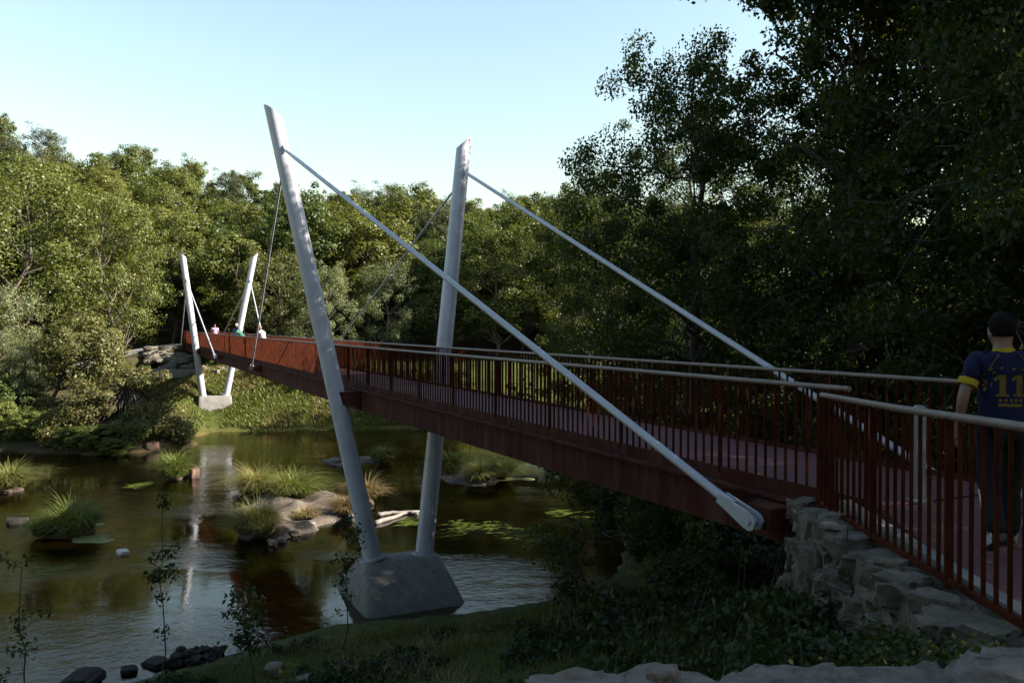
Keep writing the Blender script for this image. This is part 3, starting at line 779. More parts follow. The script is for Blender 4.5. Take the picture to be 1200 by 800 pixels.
# leaning sallow with visible trunk
def custom_tree(kind, base, top, cents, rads, per, ls, lm, bm_, r0, label, cat='tree', asp=.5, seg=7, squash=.75):
    b = Vector(base); rt = empty(kind, b); tag(rt, label, cat)
    m = MB(); tp = limb(m, (0, 0, -.3), Vector(top) - b, r0, r0 * .45, .03, 8, 8); tipp = tp[-1]
    cs = np.array([np.array(Vector(c) - b) for c in cents]); cc = cs.mean(0)
    for c in cs: 
        k = random.choice((4, 5, 6, 7, 8)); limb(m, tp[k], c, r0 * .3, r0 * .06, .09, 4, 5)
    o = m.build('trunk', bm_, rt, smooth=True)
    outs = cs - cc; outs /= np.linalg.norm(outs, axis=1, keepdims=True) + 1e-6
    V = clump_leaves(cs, np.array(rads), per, ls, outs, asp, squash)
    cm = np_mesh('crown', V, 4); link('crown', cm, lm, rt)
    return rt
def blob(c, r, n, seed=0):
    """n points spread in an ellipsoid"""
    d = unit(n) * (rng.uniform(.25, 1, n) ** .5)[:, None]; return [tuple(np.array(c) + d[i] * np.array(r)) for i in range(n)]
b0 = at(54, 470, 56.5); b0.z = hz(b0.x, b0.y)
custom_tree('sallow_tree', b0, at(80, 420, 56.5), blob(at(100, 412, 57), (3.0, 2.6, 2.5), 60), rng.uniform(.55, 1.05, 60), 230, .22, M['leaf_olive'], M['bark'], .16, 'olive green sallow with a dark leaning trunk beside the spreading bush')
cs = blob(at(150, 468, 53.8), (3.9, 2.2, 2.2), 70) + blob(at(195, 500, 53), (1.5, 1.3, 1.3), 26) + blob(at(100, 492, 52.4), (2.8, 1.6, 1.5), 40) + blob(at(150, 508, 52), (2.6, 1.2, .8), 30) + blob(at(75, 512, 51.3), (2.0, .8, .6), 16)
cs = [(x, y, max(z, WATER + .45)) for x, y, z in cs]
b1 = at(140, 505, 53.5); b1.z = hz(b1.x, b1.y)
custom_tree('spreading_bush', b1, b1 + Vector((.5, 0, 1.6)), cs, rng.uniform(.45, .9, len(cs)), 240, .2, M['leaf_olive'], M['bark'], .14, 'wide olive bush spreading over the water below the far masts, half in shadow', 'bush')
p = at(173, 431, 62); p.z = hz(p.x, p.y)
custom_tree('conifer_sapling', p, p + Vector((0, 0, 2.5)), [tuple(p + Vector((0, 0, .4 + i * .35))) for i in range(7)], [.42, .4, .36, .32, .27, .2, .12], 90, .16, M['leaf_mid'], M['bark'], .05, 'slender young tree standing by the low wall in front of the far path', 'sapling')
p = at(157, 437, 60); p.z = hz(p.x, p.y)
custom_tree('round_bush', p, p + Vector((0, 0, 1.0)), blob(p + Vector((0, 0, .9)), (1.2, .8, .7), 14), [.5] * 14, 200, .2, M['leaf_bush'], M['bark'], .05, 'round green bush below the slender young tree', 'bush')
# trees right behind the bridge on the far bank
plant('willow_tree', *oliv, -21.5, 78, 9.5, 'rounded brownish olive tree behind the left near mast on the far bank', wide=.80)
plant('willow_tree', *will, -17.2, 76, 8.5, 'bright silvery willow just behind the bridge railing on the far bank', wide=.9, rz=4)
plant('willow_tree', *will, -12.0, 79, 9, 'pale willow behind the right near mast on the far bank', wide=.85, rz=2.6)
plant('ash_tree', *big2, -7, 83, 12, 'light green tree on the far bank to the right of the right near mast', wide=1.2, rz=5)
plant('ash_tree', *big2, -1.5, 80, 12.5, 'broad green tree on the far bank beside the dark tree over the stay rod', wide=1.25, rz=3)
plant('oak_tree', *big, 5.5, 80, 14, 'tall oak on the far bank half hidden behind the dark riverside trees', wide=1.1, rz=3.4)
for i, (x, y, h, w) in enumerate([(-25.2, 70, 1.6, 1.8), (-19, 67.2, 1.3, 2.2), (-15.6, 66.2, 1.6, 2.0), (-12, 66.3, 2.2, 1.6), (-9, 66, 2.4, 1.6), (-5.5, 66.5, 2.6, 1.5)]):
    plant('bank_bush', *bush, x, y, h, 'low leafy bush in the row along the far bank under the bridge', 'bush', 'low bushes along the far bank', wide=w)

# ------------------------------------------------------------------ dark trees on the right bank
def near_tree(name, H=16, r0=.26, lean=(0, 0), spread=3.6, base=.28, nb=26, lm=None, per=230, ls=.115, sub=10, shape=None):
    m = MB(); top = Vector((lean[0], lean[1], H * .93)); tp = limb(m, (0, 0, -.6), top, r0, r0 * .12, .025, 12, 10)
    cents = []
    for i in range(nb):
        f = base + (1 - base) * (i + .5) / nb
        k = max(1, min(11, int((f - .12) / .93 * 12))); ang = i * 2.39996 + rng.uniform(-.6, .6)
        w = math.sin(math.pi * min(1, .16 + .80 * (f - base) / (1 - base)))**.7
        L = spread * w * rng.uniform(.6, 1.15)
        tip = tp[k] + Vector((math.cos(ang) * L, math.sin(ang) * L, H * rng.uniform(.02, .13)))
        lp = limb(m, tp[k], tip, r0 * (.38 * (1 - f) + .12), .018, .12, 5, 6)
        for j in range(sub):
            q = lp[random.choice((2, 3, 4, 5, 5))]; e = q + Vector(rng.standard_normal(3) * np.array([.75, .75, .55]) * (.5 + .22 * spread))
            if rng.random() < .9: limb(m, q, e, .016, .006, .1, 3, 4)
            cents.append(np.array(e))
    cents = np.array(cents); n = len(cents)
    V = clump_leaves(cents, rng.uniform(.3, .85, n), per, ls, None, .62, .75, .35)
    cm = np_mesh(name + '_crown', V, 4); cm.materials.append(lm)
    tm = bpy.data.meshes.new(name + '_trunk'); tm.from_pydata(m.v, [], m.f); tm.update(); tm.shade_smooth(); tm.materials.append(M['bark'])
    return tm, cm
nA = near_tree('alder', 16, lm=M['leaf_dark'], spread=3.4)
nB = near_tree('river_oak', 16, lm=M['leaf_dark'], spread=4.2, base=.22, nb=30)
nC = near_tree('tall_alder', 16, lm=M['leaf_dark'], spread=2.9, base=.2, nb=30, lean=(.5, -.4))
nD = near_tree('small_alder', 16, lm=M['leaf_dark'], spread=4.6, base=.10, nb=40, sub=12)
for kind, mm, x, y, h, w, rz, lb in [
    ('alder_tree', nC, 7.8, 19.5, 19.5, .88, .4, 'tall dark alder with a thick trunk standing behind the near end of the bridge'),
    ('alder_tree', nD, 5.3, 23.9, 16.2, .84, 4.6, 'dark alder leaning over the river at the left end of the dark trees'),
    ('oak_tree', nB, 11.0, 23.6, 17.5, .85, 3.1, 'dark oak behind the tall alder with yellow green leaves glowing through'),
    ('oak_tree', nB, 11.8, 17.5, 21, 1.0, 5.2, 'big dark oak filling the top right of the view'),
    ('willow_tree', nD, 5.6, 49.5, 18.0, .8, 2.9, 'dense grey green tree at the water edge right of the pale hillside'),
    ('willow_tree', nB, 9.6, 44.5, 18.0, .9, 4.4, 'dense dark tree behind the right stay rod further up the river'),
    ('oak_tree', nD, 10.0, 59.4, 17, 1.0, 3.9, 'dense dark tree shading the far bank at the bend of the river'),
    ('oak_tree', nB, 13.0, 61.8, 17.0, 1.05, 1.3, 'second dark tree at the bend of the river behind the first'),
    ('willow_tree', nD, 14, 42, 15.0, 1.1, 5.6, 'dense dark tree deep behind the bridge on the right'),
    ('alder_tree', nA, 12.6, 24.0, 18, 1.1, .9, 'dark alder between the big oak and the river, mostly in shade'),
    ('oak_tree', nD, 10.2, 12.4, 17.5, .8, 4.0, 'dark oak right behind the walking man with low twigs'),
    ('alder_tree', nC, 14.5, 13.5, 20, 1.1, 2.6, 'dark alder at the right edge of the picture'),
    ('alder_tree', nA, 17.5, 20, 12, 1.2, 1.2, 'dark alder deep in the wood behind the right railing'),
    ('oak_tree', nB, 13.8, 7.2, 17, .9, 2.2, 'dark oak overhanging the red path from outside the right edge'),
    ('oak_tree', nD, 17.5, 8.5, 18, .95, .2, 'dark oak beyond the right railing outside the edge'),
    ('oak_tree', nD, 22, 14, 17, 1.0, 1.7, 'dark oak further right in the wood, outside the edge'),
    ('oak_tree', nB, 21, 3, 18, 1.0, 1.1, 'dark oak shading the red path from beyond the right edge'),
    ('alder_tree', nA, 15, 1, 17, 1.1, 3.1, 'dark alder beside the red path beyond the right edge'),
    ('oak_tree', nD, 9, -7, 17, .9, 2.1, 'dark oak on the path side behind the viewer'),  # oaks behind the camera are added out of view to cut skylight
    ('oak_tree', nB, -1, -9, 17, 1.0, .1, 'dark oak on the bank behind the viewer'),
    ('oak_tree', nD, -9, -3, 16, .9, 4.1, 'dark oak on the near bank left behind the viewer'),
    ('alder_tree', nA, -13, 6.5, 15, 1.2, 5.1, 'dark alder on the near bank outside the left edge'),
    ('alder_tree', nC, -19, 9.0, 15, 1.3, 3.5, 'dark alder at the near shore outside the left edge'),
    ('oak_tree', nB, 18.5, 25.5, 15, 1.1, .7, 'dark oak far back in the wood on the right bank'),
]:
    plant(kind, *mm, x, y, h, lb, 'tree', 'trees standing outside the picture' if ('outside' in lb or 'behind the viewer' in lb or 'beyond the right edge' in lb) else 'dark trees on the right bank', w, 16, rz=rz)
# lit and half lit trees beyond, seen through the gaps
for i, (x, y, h, k) in enumerate([(15, 54, 9, 0), (20, 58, 11, 1), (27, 62, 12, 0), (34, 66, 12, 1), (42, 64, 13, 0), (24, 46, 9, 2), (32, 50, 10, 0), (46, 55, 12, 1), (12, 80, 15, 1), (19, 84, 15, 0), (28, 88, 16, 1), (38, 90, 16, 0), (50, 88, 16, 1), (30, 40, 8, 2), (22, 36, 5.5, 2), (38, 42, 9, 2)]):
    mm = (big, big2, bush)[k]
    plant(('oak_tree', 'ash_tree', 'green_bush')[k], *mm, x, y, h * (1 if k < 2 else .55), 'sunlit green tree or bush glimpsed through the dark trunks on the right', ('tree', 'tree', 'bush')[k], 'sunlit greenery glimpsed through the dark trees', 1.15)

# ------------------------------------------------------------------ near bank shrubs and saplings
shr = tree_meshes('shrub', base=.05, spread=.5, nclump=60, crad=1.5, per=160, lsize=.62, leafmat=M['leaf_bush'], barkmat=M['bark'], r0=.12)
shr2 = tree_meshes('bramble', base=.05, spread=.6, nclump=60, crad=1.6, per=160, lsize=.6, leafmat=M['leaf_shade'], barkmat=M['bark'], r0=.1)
for i, (px, Y, h, w, mm, lb) in enumerate([
    (768, 20.4, 1.1, .75, shr, 'yellow green shrub at the water edge under the middle of the bridge'),
    (800, 18.6, 1.3, .9, shr2, 'dark shrub behind the water edge shrub under the girder'),
    (790, 23.5, 2.3, .8, shr, 'leafy shrub catching light beneath the girder'),
    (850, 21.5, 2.3, .95, shr, 'tall shrub under the girder further right with lit leaves'),
    (900, 17.0, 1.9, 1.0, shr2, 'dark shrub under the near end of the girder'),
    (765, 26.0, 2.3, .7, shr, 'bush overhanging the river behind the bridge'),
    (820, 15.0, .9, 1.2, shr2, 'broad dark bramble in the middle of the bank'),
    (722, 31.5, 2.0, .7, shr2, 'dark bush overhanging the water where the river bends'),
    (860, 11.0, .75, 1.3, shr2, 'low dark bramble below the stay rod anchor'),
    (1060, 4.9, .34, 1.3, shr2, 'small leafy weed clump growing at the foot of the stone wall'),
    (980, 28, 3.4, 1.2, shr, 'bush seen through the bridge railing in front of the tall alder'),
    (1080, 21, 3.0, 1.2, shr, 'bush seen through the railing next to the grey bollard'),
    (900, 30, 3.4, 1.2, shr2, 'dark bush behind the bridge railing on the right bank')]):
    x = (px - 600) / F_PX * Y
    plant('shrub', *mm, x, Y, h, lb, 'shrub', wide=w)
def sapling(px, base_py, Y, top_py, label, leafc, lean=0.0, per=17, ls=.10, r=.018, stems=1):
    x = (px - 600) / F_PX * Y; z = hz(x, Y); H = -(top_py - HOR) / F_PX * Y - z
    rt = empty('sapling', (x, Y, z)); tag(rt, label, 'sapling')
    m = MB(); cs = []
    for s in range(stems):
        tip = Vector((lean + (rng.uniform(-.5, .5) if stems > 1 else 0), rng.uniform(-.1, .1), H * (1 if s == 0 else rng.uniform(.6, .95))))
        tp = limb(m, (rng.uniform(-.05, .05), 0, -.15), tip, r, .006, .03, 8, 6)
        for f0, f1, n, w in leafc:
            for i in range(n):
                f = rng.uniform(f0, f1); q = tp[min(8, int(f * 8 + .5))]; e = q + Vector((rng.uniform(-w, w), rng.uniform(-w, w), rng.uniform(-.05, .25)))
                limb(m, q, e, .007, .003, .08, 2, 4); cs.append(np.array(e))
    m.build('stem', M['bark'], rt, smooth=True)
    cs = np.array(cs); V = clump_leaves(cs, rng.uniform(.10, .2, len(cs)), per, ls, None, .45, 1, .2)
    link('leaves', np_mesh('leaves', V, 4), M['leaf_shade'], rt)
sapling(190, 795, 16.6, 592, 'thin bare stemmed sapling with a leafy tuft halfway up at the left water edge', [(.55, .75, 18, .28), (.85, 1, 5, .15), (.3, .6, 4, .1)])
sapling(303, 800, 12.6, 690, 'bushy sapling leaning left in front of the dark water', [(.45, 1, 34, .26)], lean=-.3, ls=.10)
sapling(402, 745, 18.2, 612, 'slim leafy sapling just left of the large concrete block', [(.35, 1, 26, .3)], lean=.12)
sapling(672, 695, 19.8, 578, 'many stemmed sparse sapling in front of the bright water right of the concrete block', [(.2, 1, 16, .35)], stems=4, per=14, ls=.12)
sapling(25, 800, 15.0, 665, 'dark spindly sapling in the bottom left corner', [(.3, 1, 16, .4)], per=16)
sapling(1000, 690, 6.4, 610, 'wispy weed with thin stems growing out of the boulder wall', [(.3, 1, 6, .05)], per=8, ls=.04, r=.006)

# undergrowth sheet: many weeds on the shaded slope
def scatter(n, poly, cond=None):
    P = np.array(poly); lo, hi = P.min(0), P.max(0); out = np.zeros((0, 2))
    while len(out) < n:
        q = rng.uniform(lo, hi, (n * 2, 2)); q = q[sdf(q[:, 0], q[:, 1], poly) < 0]
        if cond is not None: q = q[cond(q)]
        out = np.concatenate([out, q])
    return out[:n]
und = [(.2, 4.4), (2.2, 4.0), (2.6, 6), (2.75, 8.6), (5, 9.5), (6, 15), (4.4, 20), (2.6, 20), (1.8, 14), (.8, 8.5), (-.2, 5.5)]
wf = scatter(420, [(1.5, 3.6), (2.2, 3.3), (2.35, 4.6), (2.5, 6.2), (2.2, 7.0), (1.7, 6)])
q = np.concatenate([scatter(1500, und), wf]); zq = height(q[:, 0], q[:, 1]); hw = rng.uniform(.03, .30, len(q)) * (1 - .55 * sm(q[:, 0], 1.6, 2.6) * sm(q[:, 1], 6.2, 7.4)) + np.concatenate([np.zeros(1500), rng.uniform(0, .35, 420)]) + .2 * np.maximum(vnoise(q[:, 0], q[:, 1], 1.1), 0)
C = np.stack([q[:, 0], q[:, 1], zq + hw], 1)
ls_ = np.repeat(np.clip(.011 * q[:, 1], .04, .12), 60); V = clump_leaves(C, rng.uniform(.12, .26, len(q)), 60, ls_, None, .6, .7, .2)
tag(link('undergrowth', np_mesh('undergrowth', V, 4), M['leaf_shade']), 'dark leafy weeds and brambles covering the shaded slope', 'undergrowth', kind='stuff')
def blades(q, h, w, bend, seg=3, dirs=None, z0=None, upspread=.25):
    """arching grass blades as strips of quads; q (n,2 or 3)"""
    n = len(q); z = height(q[:, 0], q[:, 1]) if z0 is None else z0
    a = rng.uniform(0, 2 * np.pi, n) if dirs is None else dirs
    D = np.stack([np.cos(a), np.sin(a), np.zeros(n)], 1); S = np.stack([-np.sin(a + rng.uniform(-1.2, 1.2, n)), np.cos(a), np.zeros(n)], 1)
    S /= np.linalg.norm(S, axis=1, keepdims=True)
    B = np.stack([q[:, 0], q[:, 1], z], 1); out = []
    f = lambda t: B + D * (bend * h * t ** 2 + upspread * h * t * .5)[:, None] + np.array([0, 0, 1]) * (h * (t - .45 * bend * t ** 3))[:, None]
    for i in range(seg):
        t0, t1 = i / seg, (i + 1) / seg; w0, w1 = w * (1 - t0 * .9), w * (1 - t1 * .9)
        p0, p1 = f(t0), f(t1)
        out.append(np.stack([p0 - S * w0, p0 + S * w0, p1 + S * w1, p1 - S * w1], 1))
    return np.stack(out, 1).reshape(-1, 3)
nearbank = [(-9, 12), (-9, 15.7), (-6.2, 18.0), (-3.9, 19.8), (-1, 20.8), (1.5, 22.1), (3, 23.6), (3.4, 19), (2.4, 15), (1.8, 12), (.6, 8.5), (-.2, 5.5), (-3, 8)]
q = scatter(30000, nearbank); V = blades(q, rng.uniform(.06, .2, len(q)) + .12 * np.maximum(vnoise(q[:, 0], q[:, 1], .9), 0), .008, rng.uniform(.2, .9, len(q)), 2)
q3 = scatter(900, nearbank, lambda q: vnoise(q[:, 0] + 3, q[:, 1], 1.2) > .15); h3 = rng.uniform(.02, .14, len(q3)); V3 = clump_leaves(np.stack([q3[:, 0], q3[:, 1], height(q3[:, 0], q3[:, 1]) + h3], 1), rng.uniform(.08, .22, len(q3)), 40, .09, None, .5, .6, .2)
tag(link('bank_weeds', np_mesh('bank_weeds', V3, 4), M['leaf_shade']), 'patchy low broad leaved weeds among the grass of the near bank', 'weeds', kind='stuff')
q3 = scatter(2600, nearbank, lambda q: vnoise(q[:, 0], q[:, 1] + 7, .8) > .5); V3 = blades(q3, rng.uniform(.15, .5, len(q3)), .006, rng.uniform(.2, 1.2, len(q3)), 3)
tag(link('rough_grass', np_mesh('rough_grass', V3, 4), M['sedge_dry']), 'straw coloured rough grass in patches on the near bank', 'grass', kind='stuff')
tag(link('bank_grass', np_mesh('bank_grass', V, 4), M['grass_green']), 'short dark green grass on the shaded near bank', 'grass', kind='stuff')
farbank = [(-24.5, 60.4), (-22, 60.7), (-15, 61.7), (0, 64.2), (-6, 69), (-14, 70), (-23, 69.5), (-28, 68), (-29, 62)]
q = scatter(26000, farbank); V = blades(q, rng.uniform(.15, .5, len(q)), .03, rng.uniform(.3, .9, len(q)), 2)
tag(link('far_bank_grass', np_mesh('far_bank_grass', V, 4), M['grass_lush']), 'bright rough grass on the far bank below the low wall', 'grass', kind='stuff')
q = scatter(5000, farbank, lambda q: vnoise(q[:, 0], q[:, 1], 1.6) > .2); V = blades(q, rng.uniform(.2, .6, len(q)), .03, rng.uniform(.3, 1.2, len(q)), 2)
tag(link('far_rough_grass', np_mesh('far_rough_grass', V, 4), M['sedge_dry']), 'straw coloured patches in the rough grass of the far bank', 'grass', kind='stuff')
q = scatter(2600, und); V = blades(q, rng.uniform(.2, .75, len(q)) * (1 - .5 * sm(q[:, 0], 1.6, 2.6)), .0045, rng.uniform(.2, 1.3, len(q)), 4)
tag(link('tall_grass', np_mesh('tall_grass', V, 4), M['grass_green']), 'tall loose green grass growing through the shaded undergrowth', 'grass', kind='stuff')
q = scatter(850, und); V = blades(q, rng.uniform(.3, 1.2, len(q)), .004, rng.uniform(.05, .6, len(q)), 4)
tag(link('dry_stalks', np_mesh('dry_stalks', V, 4), M['stalk']), 'thin dry stalks standing in the shaded undergrowth', 'stalks', kind='stuff')
q2 = scatter(1600, [(-3.9, 19.6), (-1, 20.5), (1.5, 21.7), (3, 23.2), (3.3, 22.5), (1.6, 21), (-1, 19.6), (-3.9, 18.8)]); V = blades(q2, rng.uniform(.15, .5, len(q2)), .010, rng.uniform(.3, .9, len(q2)), 3)
tag(link('shore_grass', np_mesh('shore_grass', V, 4), M['grass_lush']), 'taller grass fringe along the near water edge right of the concrete block', 'grass', kind='stuff')

qd = [(rng.uniform(-1, 30), abs(rng.normal(0, .35)) if rng.random() < .5 else BW - .05 - abs(rng.normal(0, .35))) for _ in range(420)]
C = np.array([tuple(bp(t, min(max(o, .05), BW - .05), .012)) for t, o in qd if t > 0] + [(rng.uniform(3.2, 6), rng.uniform(2.5, 7.2), PATH_Z + .012) for _ in range(160)])
nr = unit(len(C)) * .25 + np.array([0, 0, 1]); nr /= np.linalg.norm(nr, axis=1, keepdims=True)
tag(link('fallen_leaves', np_mesh('fallen_leaves', leaves(C, nr, .06), 4), M['sedge_dry']), 'dry fallen leaves scattered over the red deck and path', 'leaves', kind='stuff')
# ------------------------------------------------------------------ river tufts, island, weeds
def tussock(px, py, wpx, hpx, label, mat='sedge', n=900, mound=True, z=WATER, lean=0):
    n = int(n * 1.8)
    p = at_z(px, py, z); Y = p.y; rad = wpx / F_PX * Y / 2; H = .78 * hpx / F_PX * Y
    rt = empty('grass_tussock', (p.x, p.y, z)); tag(rt, label, 'grass tuft')
    if mound:
        m = MB(); v, f = rock_verts((0, 0, 0), (rad * .52, rad * .45, H * .13), px * .13, 3, .4); m.add(v, f); m.build('root_mound', M['roots'], rt, smooth=True)
    ns = 7; sa = rng.uniform(0, 2 * np.pi, ns); sr = rad * .62 * np.sqrt(rng.uniform(0, 1, ns)); sh_ = rng.uniform(.45, 1.15, ns); sl_ = rng.uniform(0, 2 * np.pi, ns)
    w_ = rng.integers(0, ns, n); a = rng.uniform(0, 2 * np.pi, n); r1 = rad * .34 * np.sqrt(rng.uniform(0, 1, n))
    qq = np.stack([np.cos(a) * r1 + np.cos(sa[w_]) * sr[w_], np.sin(a) * r1 + np.sin(sa[w_]) * sr[w_] * .8], 1); r = np.minimum(np.hypot(qq[:, 0], qq[:, 1]), rad * .75)
    a = np.arctan2(np.sin(a) + .7 * np.sin(sl_[w_]), np.cos(a) + .7 * np.cos(sl_[w_])); z0 = H * .22 * (1 - (r / rad) ** 2)
    hh = H * rng.uniform(.4, 1.3, n) * sh_[w_] * (1.15 - .3 * (r / rad / .6) ** 2)
    n2_ = n; V = blades(qq, hh, .006 + .012 * Y / 33, rng.uniform(.3, 1.6, n), 5, a + rng.uniform(-.7, .7, n), z0, .28)
    link('blades', np_mesh('blades', V, 4), M[mat], rt)
    return rt
tussock(80, 626, 82, 48, 'large grass tuft at left, one side in shadow, above the floating algae', n=1500)
tussock(10, 575, 52, 34, 'grass tuft cut by the left edge of the picture', n=900)
tussock(207, 560, 38, 40, 'small upright green tuft in mid river below the spreading bush', n=900)
tussock(302, 584, 44, 46, 'tall feathery tuft at the back left of the river island', n=1000, z=WATER + .1)
tussock(343, 586, 52, 42, 'bright green tuft at the back middle of the river island', n=1100, z=WATER + .15)
tussock(303, 626, 62, 44, 'broad green tuft at the front left of the river island', n=1200, z=WATER + .05)
tussock(402, 602, 40, 24, 'dry brown tuft drooping at the right end of the river island', 'sedge_dry', n=900, z=WATER + .12)
tussock(432, 588, 22, 34, 'tall reddish tuft behind the foot of the left near mast', 'sedge_dry', n=500, z=WATER + .1)
tussock(358, 606, 40, 16, 'flattened dry grass in the middle of the river island', 'sedge_dry', n=600, z=WATER + .2)
tussock(449, 541, 22, 22, 'small yellow green tuft on the low gravel bar behind the left near mast', n=500)
tussock(526, 556, 30, 42, 'upright tuft with tall stems just right of the right near mast', 'sedge', n=700)
tussock(562, 566, 42, 32, 'rounded drooping tuft under the girder, left of its pale neighbour', n=1000)
tussock(586, 561, 34, 30, 'pale rounded tuft under the girder at the right end of the row', n=800)
def mound(name, pix, zt, label, mat, cat, seed, thing=True):
    """low uneven island following a pixel outline at the water level"""
    P = [at_z(*p) for p in pix]; poly = [(p.x, p.y) for p in P]; A = np.array(poly); lo, hi = A.min(0) - .2, A.max(0) + .2
    nx_, ny_ = 46, 46; gx, gy = np.meshgrid(np.linspace(lo[0], hi[0], nx_), np.linspace(lo[1], hi[1], ny_))
    wob = .18 * vnoise(gx + seed, gy, .9); d = sdf(gx, gy, poly) + wob
    z = WATER - .25 + (zt + .25) * sm(-d, -.35, .7) * (.75 + .25 * vnoise(gx, gy + seed, .8)) + .05 * vnoise(gx, gy, .35)
    me = bpy.data.meshes.new(name); ii = np.arange(nx_ * ny_).reshape(ny_, nx_)
    f = np.stack([ii[:-1, :-1], ii[:-1, 1:], ii[1:, 1:], ii[1:, :-1]], -1).reshape(-1, 4)
    f = f[(d.ravel()[f] < .5).any(1)]
    me.from_pydata(np.stack([gx, gy, z], -1).reshape(-1, 3).tolist(), [], f.tolist()); me.update()
    o = link(name, me, mat, smooth=True); 
    if thing: tag(o, label, cat)
    else: tag(o, kind='structure')
    return o
mound('river_island', [(278, 600), (290, 585), (330, 578), (380, 580), (425, 592), (440, 606), (400, 612), (365, 622), (340, 630), (300, 637), (278, 628)], .42, '', M['mud'], '', 3, False)
mound('gravel_bar', [(372, 540), (400, 535), (440, 535), (452, 541), (420, 545), (380, 547)], .12, '', M['mud'], '', 5, False)
mound('gravel_bar', [(510, 560), (530, 545), (580, 548), (600, 558), (585, 568), (540, 570)], .16, '', M['mud'], '', 8, False)
mound('gravel_bar', [(218, 525), (240, 523), (278, 524), (270, 527), (235, 528)], .08, '', M['mud'], '', 9, False)
for i, (pix, lb) in enumerate([([(442, 603), (460, 601), (492, 599)], 'pale driftwood log in the water between the two near masts'), ([(440, 612), (455, 608), (478, 600), (490, 602)], 'forked pale driftwood branch beside the river island'), ([(384, 543), (398, 545), (410, 548)], 'dark red driftwood piece on the low gravel bar')]):
    P = [at_z(a, b_, WATER + .06) for a, b_ in pix]; m = MB(); fine = []
    for j in range(len(P) - 1):
        for k in range(4): fine.append(P[j].lerp(P[j + 1], k / 4) + Vector((0, random.uniform(-.04, .04), random.uniform(-.02, .03))))
    fine.append(P[-1]); c = fine[0].copy()
    m.tube([f_ - c for f_ in fine], [.10 - .06 * j / len(fine) for j in range(len(fine))], 8)
    o = m.build('driftwood', M['driftwood'] if i < 2 else M['mud'], smooth=True); o.location = c; tag(o, lb, 'driftwood')
for i, (px, py, r) in enumerate([(352, 603, .34), (330, 632, .16), (346, 624, .18), (320, 636, .14), (415, 606, .3), (362, 616, .25), (278, 583, .2)]):
    rock('rock', at_z(px, py, WATER + .1), (r, r * .8, r * .5), 61 + i, M['stone_pale'], 'pale flat stone on the mud of the river island', 'rock', 'stones on the river island')
def patch(name, px, py, wpx, hpx, z, mat, label, cat, thick=.02, seed=0, group=None):
    c = at_z(px, py, z); a = at_z(px + wpx / 2, py, z); b_ = at_z(px, py - hpx / 2, z); rx = (a - c).x; ry = b_.y - c.y
    n = 26; m = MB(); ring = []
    for k in range(n):
        t = 2 * math.pi * k / n; r = .78 + .3 * mnoise.noise(Vector((math.cos(t) * 1.2 + seed, math.sin(t) * 1.2, seed))) + .14 * mnoise.noise(Vector((math.cos(t) * 4 + seed, math.sin(t) * 4, seed)))
        ring.append(Vector((math.cos(t) * rx * r * 1.15, math.sin(t) * ry * r * 1.15, 0)))
    m.loft([[v * 1.0 + Vector((0, 0, -thick)) for v in ring], ring, [v * .7 + Vector((0, 0, thick * .6)) for v in ring]])
    o = m.build(name, mat, smooth=True, angle=60); o.location = c; tag(o, label, cat, group)
for i, (px, py, w, h, lb) in enumerate([(106, 631, 46, 10, 'largest pale floating algae mat below the left grass tuft'), (120, 633, 30, 6, 'pale algae mat at the outer right of the floating patch'), (92, 626, 20, 5, 'pale algae mat tucked against the roots of the left tuft'), (116, 614, 14, 4, 'small separate algae mat right of the left tuft'), (592, 561, 34, 4, 'pale algae strip at the foot of the rounded tufts under the girder'), (617, 561, 24, 3, 'pale algae strip near the overhanging dark bush'), (285, 596, 18, 5, 'pale algae on the left end of the river island'), (318, 632, 12, 4, 'small pale algae at the front of the river island')]):
    patch('algae_mat', px, py, w, h, WATER + .012, M['algae'], lb, 'algae', .012, i * 3.1)
for i, (px, py, w, h, lb) in enumerate([(612, 626, 66, 24, 'large bright green water weed bed in the sunlit shallows right of the right mast'), (537, 619, 40, 18, 'bright green water weed just right of the right mast foot'), (575, 616, 34, 10, 'thin water weed streak between the two green weed beds'), (478, 612, 28, 10, 'water weed between the near masts'), (700, 610, 60, 22, 'water weed under the overhanging bushes'), (164, 568, 34, 8, 'green water weed in mid river below the spreading bush'), (60, 668, 60, 14, 'dim green water weed in the shaded water at left'), (655, 600, 40, 8, 'narrow water weed streak by the far shrubs')]):
    c = at_z(px, py, WATER - .012); rx = (at_z(px + w / 2, py, WATER - .1) - c).x; ry = at_z(px, py - h / 2, WATER - .012).y - c.y
    n = int(900 + 250 * rx * ry); a_ = rng.uniform(0, 2 * np.pi, n); r_ = rng.uniform(0, 1, n) ** .6 * (1 + .25 * np.sin(3 * a_ + i) + .15 * np.sin(7 * a_ + 2 * i))
    P_ = np.stack([np.cos(a_) * rx * r_, np.sin(a_) * ry * r_, rng.uniform(-.09, .016, n)], 1)
    th = R(205) + rng.normal(0, .22, n); D_ = np.stack([np.cos(th), np.sin(th), rng.normal(0, .03, n)], 1); S_ = np.stack([-np.sin(th), np.cos(th), 0 * th], 1)
    L_ = rng.uniform(.25, .8, n)[:, None]; W_ = rng.uniform(.02, .05, n)[:, None]
    o = link('water_weed', np_mesh('water_weed', np.stack([P_ - D_ * L_ * .5, P_ - S_ * W_, P_ + D_ * L_ * .5, P_ + S_ * W_], 1), 4), M['weed_strands']); o.location = c; tag(o, lb, 'water weed')

